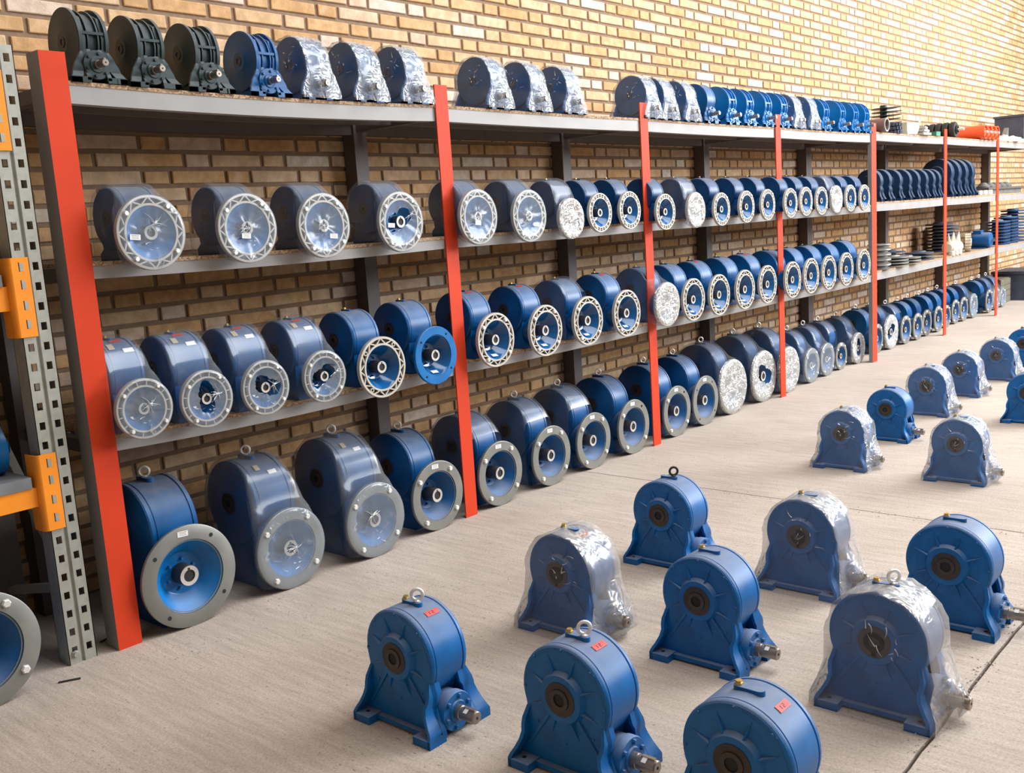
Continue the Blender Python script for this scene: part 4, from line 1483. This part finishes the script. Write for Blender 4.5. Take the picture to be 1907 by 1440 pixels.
for k, (x, y, rx) in enumerate(((13.05, 0.10, 0.14), (13.38, 0.06, 0.16), (13.85, 0.12, 0.18))):
    o = link('crumpled_film', crumple('crumpled_film', 'white', rx, 0.12, 0.07, k * 5.0), None, (x, y, zt3))
    tag(o, ['crumpled white film on top shelf, nearest the seventh red post', 'middle heap of crumpled white film at the end of the top shelf', 'crumpled white film farthest along the top shelf'][k], 'plastic film', 'crumpled film')
t = thing('bracket_casting', 'grey angled bracket on the top shelf near the right edge', 'bracket', (14.0, 0.32, zt3))
link('bracket_base', MB().box(-0.15, 0.15, -0.08, 0.08, 0, 0.02, 'steel').mesh('bracket_base'), t)
link('bracket_wing', MB().prism([(-0.12, 0.02), (0.12, 0.02), (0.12, 0.24), (0.02, 0.16)], 'Y', -0.03, 0.03, 'steel').mesh('bracket_wing'), t)
t = thing('storage_crate', 'dark slate crate on the top shelf cut by the right edge', 'crate', (14.62, 0.36, zt3))
link('crate_body', MB().box(-0.22, 0.22, -0.2, 0.2, 0, 0.40, 'slate').mesh('crate_body'), t)
link('crate_lid', MB().box(-0.235, 0.235, -0.215, 0.215, 0.40, 0.43, 'slate').mesh('crate_lid'), t)

# middle shelf end: small silver parts and a dark tray
for k in range(6):
    o = link('steel_bushing', cached('bush', lambda: MB().lathe([(0.018, 0), (0.034, 0), (0.034, 0.05), (0.028, 0.055), (0.018, 0.055)], 'Z', 'zinc', 16, closed=True).mesh('steel_bushing')), None, (11.86 + 0.11 * k, 0.04 + 0.025 * (k % 2), zt2))
    tag(o, 'small steel bushing, %s from the tall blue housings' % ORD[k], 'bushing', 'bushings at the end of the middle shelf')
t = thing('metal_tray', 'long dark metal tray at the far end of the middle shelf', 'tray', (13.55, 0.38, zt2))
link('tray_pan', MB().box(-0.85, 0.85, -0.2, 0.2, 0, 0.06, 'deck').mesh('tray_pan'), t)
link('tray_rim', MB().box(-0.88, 0.88, -0.23, 0.23, 0.06, 0.09, 'dgrey').mesh('tray_rim'), t)
for k in range(5):
    o = link('round_casting', cached('rcast', lambda: MB().lathe([(0.02, 0), (0.085, 0), (0.09, 0.02), (0.06, 0.045), (0.035, 0.07), (0.02, 0.07)], 'Z', 'steel', 20, closed=True).mesh('round_casting')), None, (12.95 + 0.27 * k, 0.30, zt2 + 0.09))
    tag(o, 'grey round casting lying on the dark tray, %s from the left' % ORD[k], 'casting', 'castings on the tray')

# lower shelf of the far rack
def disc_mesh(name, r, h, mat, rim=0.25):
    return cached((name, r, h, mat), lambda: MB().lathe([(r * 0.28, 0), (r, 0), (r, h * 0.45), (r * 0.8, h * 0.5), (r * 0.5, h * 0.55), (r * 0.42, h), (r * 0.28, h)], 'Z', mat, 32, closed=True).mesh(name))


for k in range(5):
    o = link('grooved_pulley', cached('pul', lambda: MB().lathe([(0.03, 0), (0.115, 0), (0.118, 0.008), (0.085, 0.022), (0.085, 0.03), (0.118, 0.044), (0.115, 0.052), (0.03, 0.052)], 'Z', 'steel', 32, closed=True).mesh('grooved_pulley')), None, (8.53, 0.07, zt1 + 0.0525 * k), (0, 0, k))
    tag(o, 'grey grooved pulley, %s from bottom of stack beside fifth red post' % ORD[k], 'pulley', 'stacked pulleys')
for s_, (x, y, n_, r_) in enumerate(((8.97, 0.10, 4, 0.17), (9.36, 0.09, 3, 0.16))):
    for k in range(n_):
        o = link('steel_flange', disc_mesh('steel_flange', r_, 0.03, 'steel'), None, (x + 0.015 * math.sin(3 * k), y, zt1 + 0.0305 * k))
        tag(o, 'flat grey flange, %s from bottom of %s low stack right of pulleys' % (ORD[k], ('first', 'second')[s_]), 'flange', 'loose flanges on the far lower shelf')
for s_, (x, y, n_, r_) in enumerate(((9.25, 0.46, 4, 0.20), (9.72, 0.42, 4, 0.19), (10.06, 0.18, 3, 0.16))):
    for k in range(n_):
        o = link('dark_flange', disc_mesh('dark_flange', r_, 0.034, 'slate'), None, (x + 0.02 * math.sin(5 * k), y, zt1 + 0.0345 * k))
        tag(o, 'dark flange disc, %s from bottom of %s dark stack left of sixth post' % (ORD[k], ORD[s_]), 'flange', 'dark flanges on the far lower shelf')
t = thing('finned_casting', 'cream casting with a toothed disc and upright spikes on the far lower shelf', 'casting', (11.25, 0.12, zt1))
gw = gear_mesh(0.115, 0.07, 18, 'cream')
link('toothed_disc', gw, t, (0.24, -0.02, 0.115), (PI / 2, 0.2, 0.3))
link('casting_tube', MB().lathe([(0.05, -0.28), (0.075, -0.26), (0.075, 0.10), (0.05, 0.12)], 'X', 'cream', 24, (0, 0.03, 0.078)).mesh('casting_tube'), t)
for k in range(5):
    a = -0.5 + 0.25 * k
    link('spike', cached('spk', lambda: MB().lathe([(0.035, 0), (0.02, 0.06), (0.004, 0.14)], 'Z', 'cream', 8).mesh('spike')), t, (-0.22 + 0.09 * k, 0.03, 0.12), (0.2 * (k % 2), a * 0.4, 0))
t = thing('gear_motor', 'small blue geared motor on the far lower shelf beside the cream casting', 'motor', (12.22, 0.16, zt1))
link('motor_case', MB().lathe([(0.04, -0.18), (0.095, -0.17), (0.10, -0.15), (0.10, 0.10), (0.09, 0.13), (0.04, 0.14)], 'Y', 'blue', 28, (0, 0, 0.105)).mesh('motor_case'), t)
link('terminal_box', MB().box(-0.06, 0.06, -0.06, 0.04, 0.19, 0.235, 'blue').mesh('terminal_box'), t)
link('motor_foot', MB().box(-0.10, 0.10, -0.12, 0.08, 0, 0.014, 'blue').mesh('motor_foot'), t)
link('motor_shaft', MB().lathe([(0.018, -0.24), (0.018, -0.17)], 'Y', 'shaft', 14, (0, 0, 0.105)).mesh('motor_shaft'), t)
for s_, (x, y, n_, r_, mt, wh) in enumerate(((11.75, 0.50, 9, 0.17, 'slate', 'first tall dark'), (12.15, 0.54, 8, 0.17, 'slate', 'second tall dark'), (13.15, 0.16, 8, 0.16, 'navy', 'first tall blue'), (13.6, 0.17, 9, 0.16, 'navy', 'second tall blue'), (14.05, 0.2, 11, 0.16, 'navy', 'third tall blue'))):
    for k in range(n_):
        o = link('stacked_flange', disc_mesh('stacked_flange', r_, 0.042, mt), None, (x + 0.012 * math.sin(4 * k + s_), y, zt1 + 0.0425 * k))
        tag(o, 'flange disc, %s from bottom of %s stack, far lower shelf' % (ORD[k], wh), 'flange', 'tall flange stacks on the far lower shelf')
for k in range(3):
    o = link('steel_bushing', CACHE['bush'], None, (10.72 + 0.14 * k, 0.02, zt1))
    tag(o, 'small steel bushing, %s in front of the cream casting' % ORD[k], 'bushing', 'bushings by the cream casting')

# boxes at the far end of the floor row
t = thing('wooden_crate', 'olive wooden crate on the floor at the end of the gearbox row', 'crate', (14.25, 0.50, 0))
for k in range(4):
    link('crate_board', cached('cbrd', lambda: MB().box(-0.26, 0.26, -0.17, -0.15, 0, 0.085, 'olive').mesh('crate_board')), t, (0, 0, 0.005 + 0.09 * k))
link('crate_core', MB().box(-0.25, 0.25, -0.15, 0.17, 0, 0.37, 'olive').mesh('crate_core'), t)
t = thing('storage_chest', 'dark slate chest on the floor at the far right end', 'chest', (15.05, 0.36, 0))
link('chest_body', MB().box(-0.42, 0.42, -0.26, 0.26, 0, 0.40, 'slate').mesh('chest_body'), t)
link('chest_lid', MB().box(-0.44, 0.44, -0.28, 0.28, 0.40, 0.44, 'slate').mesh('chest_lid'), t)

# ------------------------------------------------------------------ bricks
def brick_verts(x0, x1, z0, z1, rnd):
    """proud brick face with chamfered, slightly uneven edge; back at the mortar plane"""
    d, c = 0.010 + rnd.uniform(-0.002, 0.002), 0.004
    j = lambda: rnd.uniform(-0.0022, 0.0022)
    o = [(x0 + j(), z0 + j()), (x1 + j(), z0 + j()), (x1 + j(), z1 + j()), (x0 + j(), z1 + j())]
    i = [(o[0][0] + c, o[0][1] + c), (o[1][0] - c, o[1][1] + c), (o[2][0] - c, o[2][1] - c), (o[3][0] + c, o[3][1] - c)]
    vs = [(x, 0.002, z) for x, z in o] + [(x, -d + c * 0.7, z) for x, z in o] + [(x, -d, z) for x, z in i]
    fs = [(a, (a + 1) % 4, 4 + (a + 1) % 4, 4 + a) for a in range(4)] + [(4 + a, 4 + (a + 1) % 4, 8 + (a + 1) % 4, 8 + a) for a in range(4)] + [(8, 9, 10, 11)]
    return vs, fs


ST, HD, JT = 0.300, 0.1295, 0.0236
BH = BPZ - 0.0225
rb = random.Random(3)
VAR = {}
for kind, ln in (('s', ST), ('h', HD)):
    VAR[kind] = [brick_verts(-ln / 2, ln / 2, -BH / 2, BH / 2, rb) for _ in range(8)]
BR = []
r0 = -int(BZ0 / BPZ) - 1
r1 = int((5.55 - BZ0) / BPZ)
for row in range(r0, r1):
    z = BZ0 + (row + 0.5) * BPZ
    if z < 0.0:
        continue
    odd = abs(row) % 2
    for i in range(-10, 49):
        xs_ = BX0 + i * BPX - odd * BPX / 2
        BR.append((xs_ + JT / 2 + ST / 2, z, 's', rb.randrange(8)))
        BR.append((xs_ + ST + 1.5 * JT + HD / 2, z, 'h', rb.randrange(8)))
BR = [b for b in BR if -3.1 < b[0] < 23.8]


def to_px(p):
    d = Vector(p) - CAM
    zz = d.dot(CF)
    if zz < 0.1:
        return None
    return 953.5 + FPX * d.dot(CR) / zz, 720 - FPX * d.dot(CU) / zz, zz


cand = []
for bi, (x, z, k, v) in enumerate(BR):
    q = to_px((x, WALL_Y, z))
    if q and 5 < q[0] < 1900 and 5 < q[1] < 1435:
        ln = ST if k == 's' else HD
        d = (Vector((x, WALL_Y, z)) - CAM)
        cand.append((ln * (-(d.normalized().dot(Vector((0, -1, 0))))) / q[2] ** 2, bi))
cand.sort(reverse=True)
bpy.context.view_layer.update()
dg = bpy.context.evaluated_depsgraph_get()
singles = []
for _, bi in cand:
    if len(singles) >= 300:
        break
    x, z, k, v = BR[bi]
    ln = ST if k == 's' else HD
    ok = 0
    for fx in (-0.35, 0.0, 0.35):
        tgt = Vector((x + fx * ln, WALL_Y - 0.012, z))
        d = tgt - CAM
        hit = SC.ray_cast(dg, CAM, d.normalized(), distance=d.length - 0.004)
        ok += not hit[0]
    if ok >= 2:
        singles.append(bi)
SG = set(singles)
BM = {}
for kind in VAR:
    for i, (vs, fs) in enumerate(VAR[kind]):
        BM[kind, i] = MB().add(vs, fs, 'brick').mesh('brick', 0.3)
for bi in singles:
    x, z, k, v = BR[bi]
    link('brick', BM[k, v], WALL, (x, WALL_Y, z))
vs_all, fs_all = [], []
for bi, (x, z, k, v) in enumerate(BR):
    if bi in SG:
        continue
    vs, fs = VAR[k][v]
    o = len(vs_all)
    vs_all += [(a + x, b + WALL_Y, c + z) for a, b, c in vs]
    fs_all += [tuple(o + q for q in f) for f in fs]
bme = bpy.data.meshes.new('brick_courses')
bme.from_pydata(vs_all, [], fs_all)
bme.materials.append(M['brick'])
link('brick_courses', bme, WALL, kind='stuff')
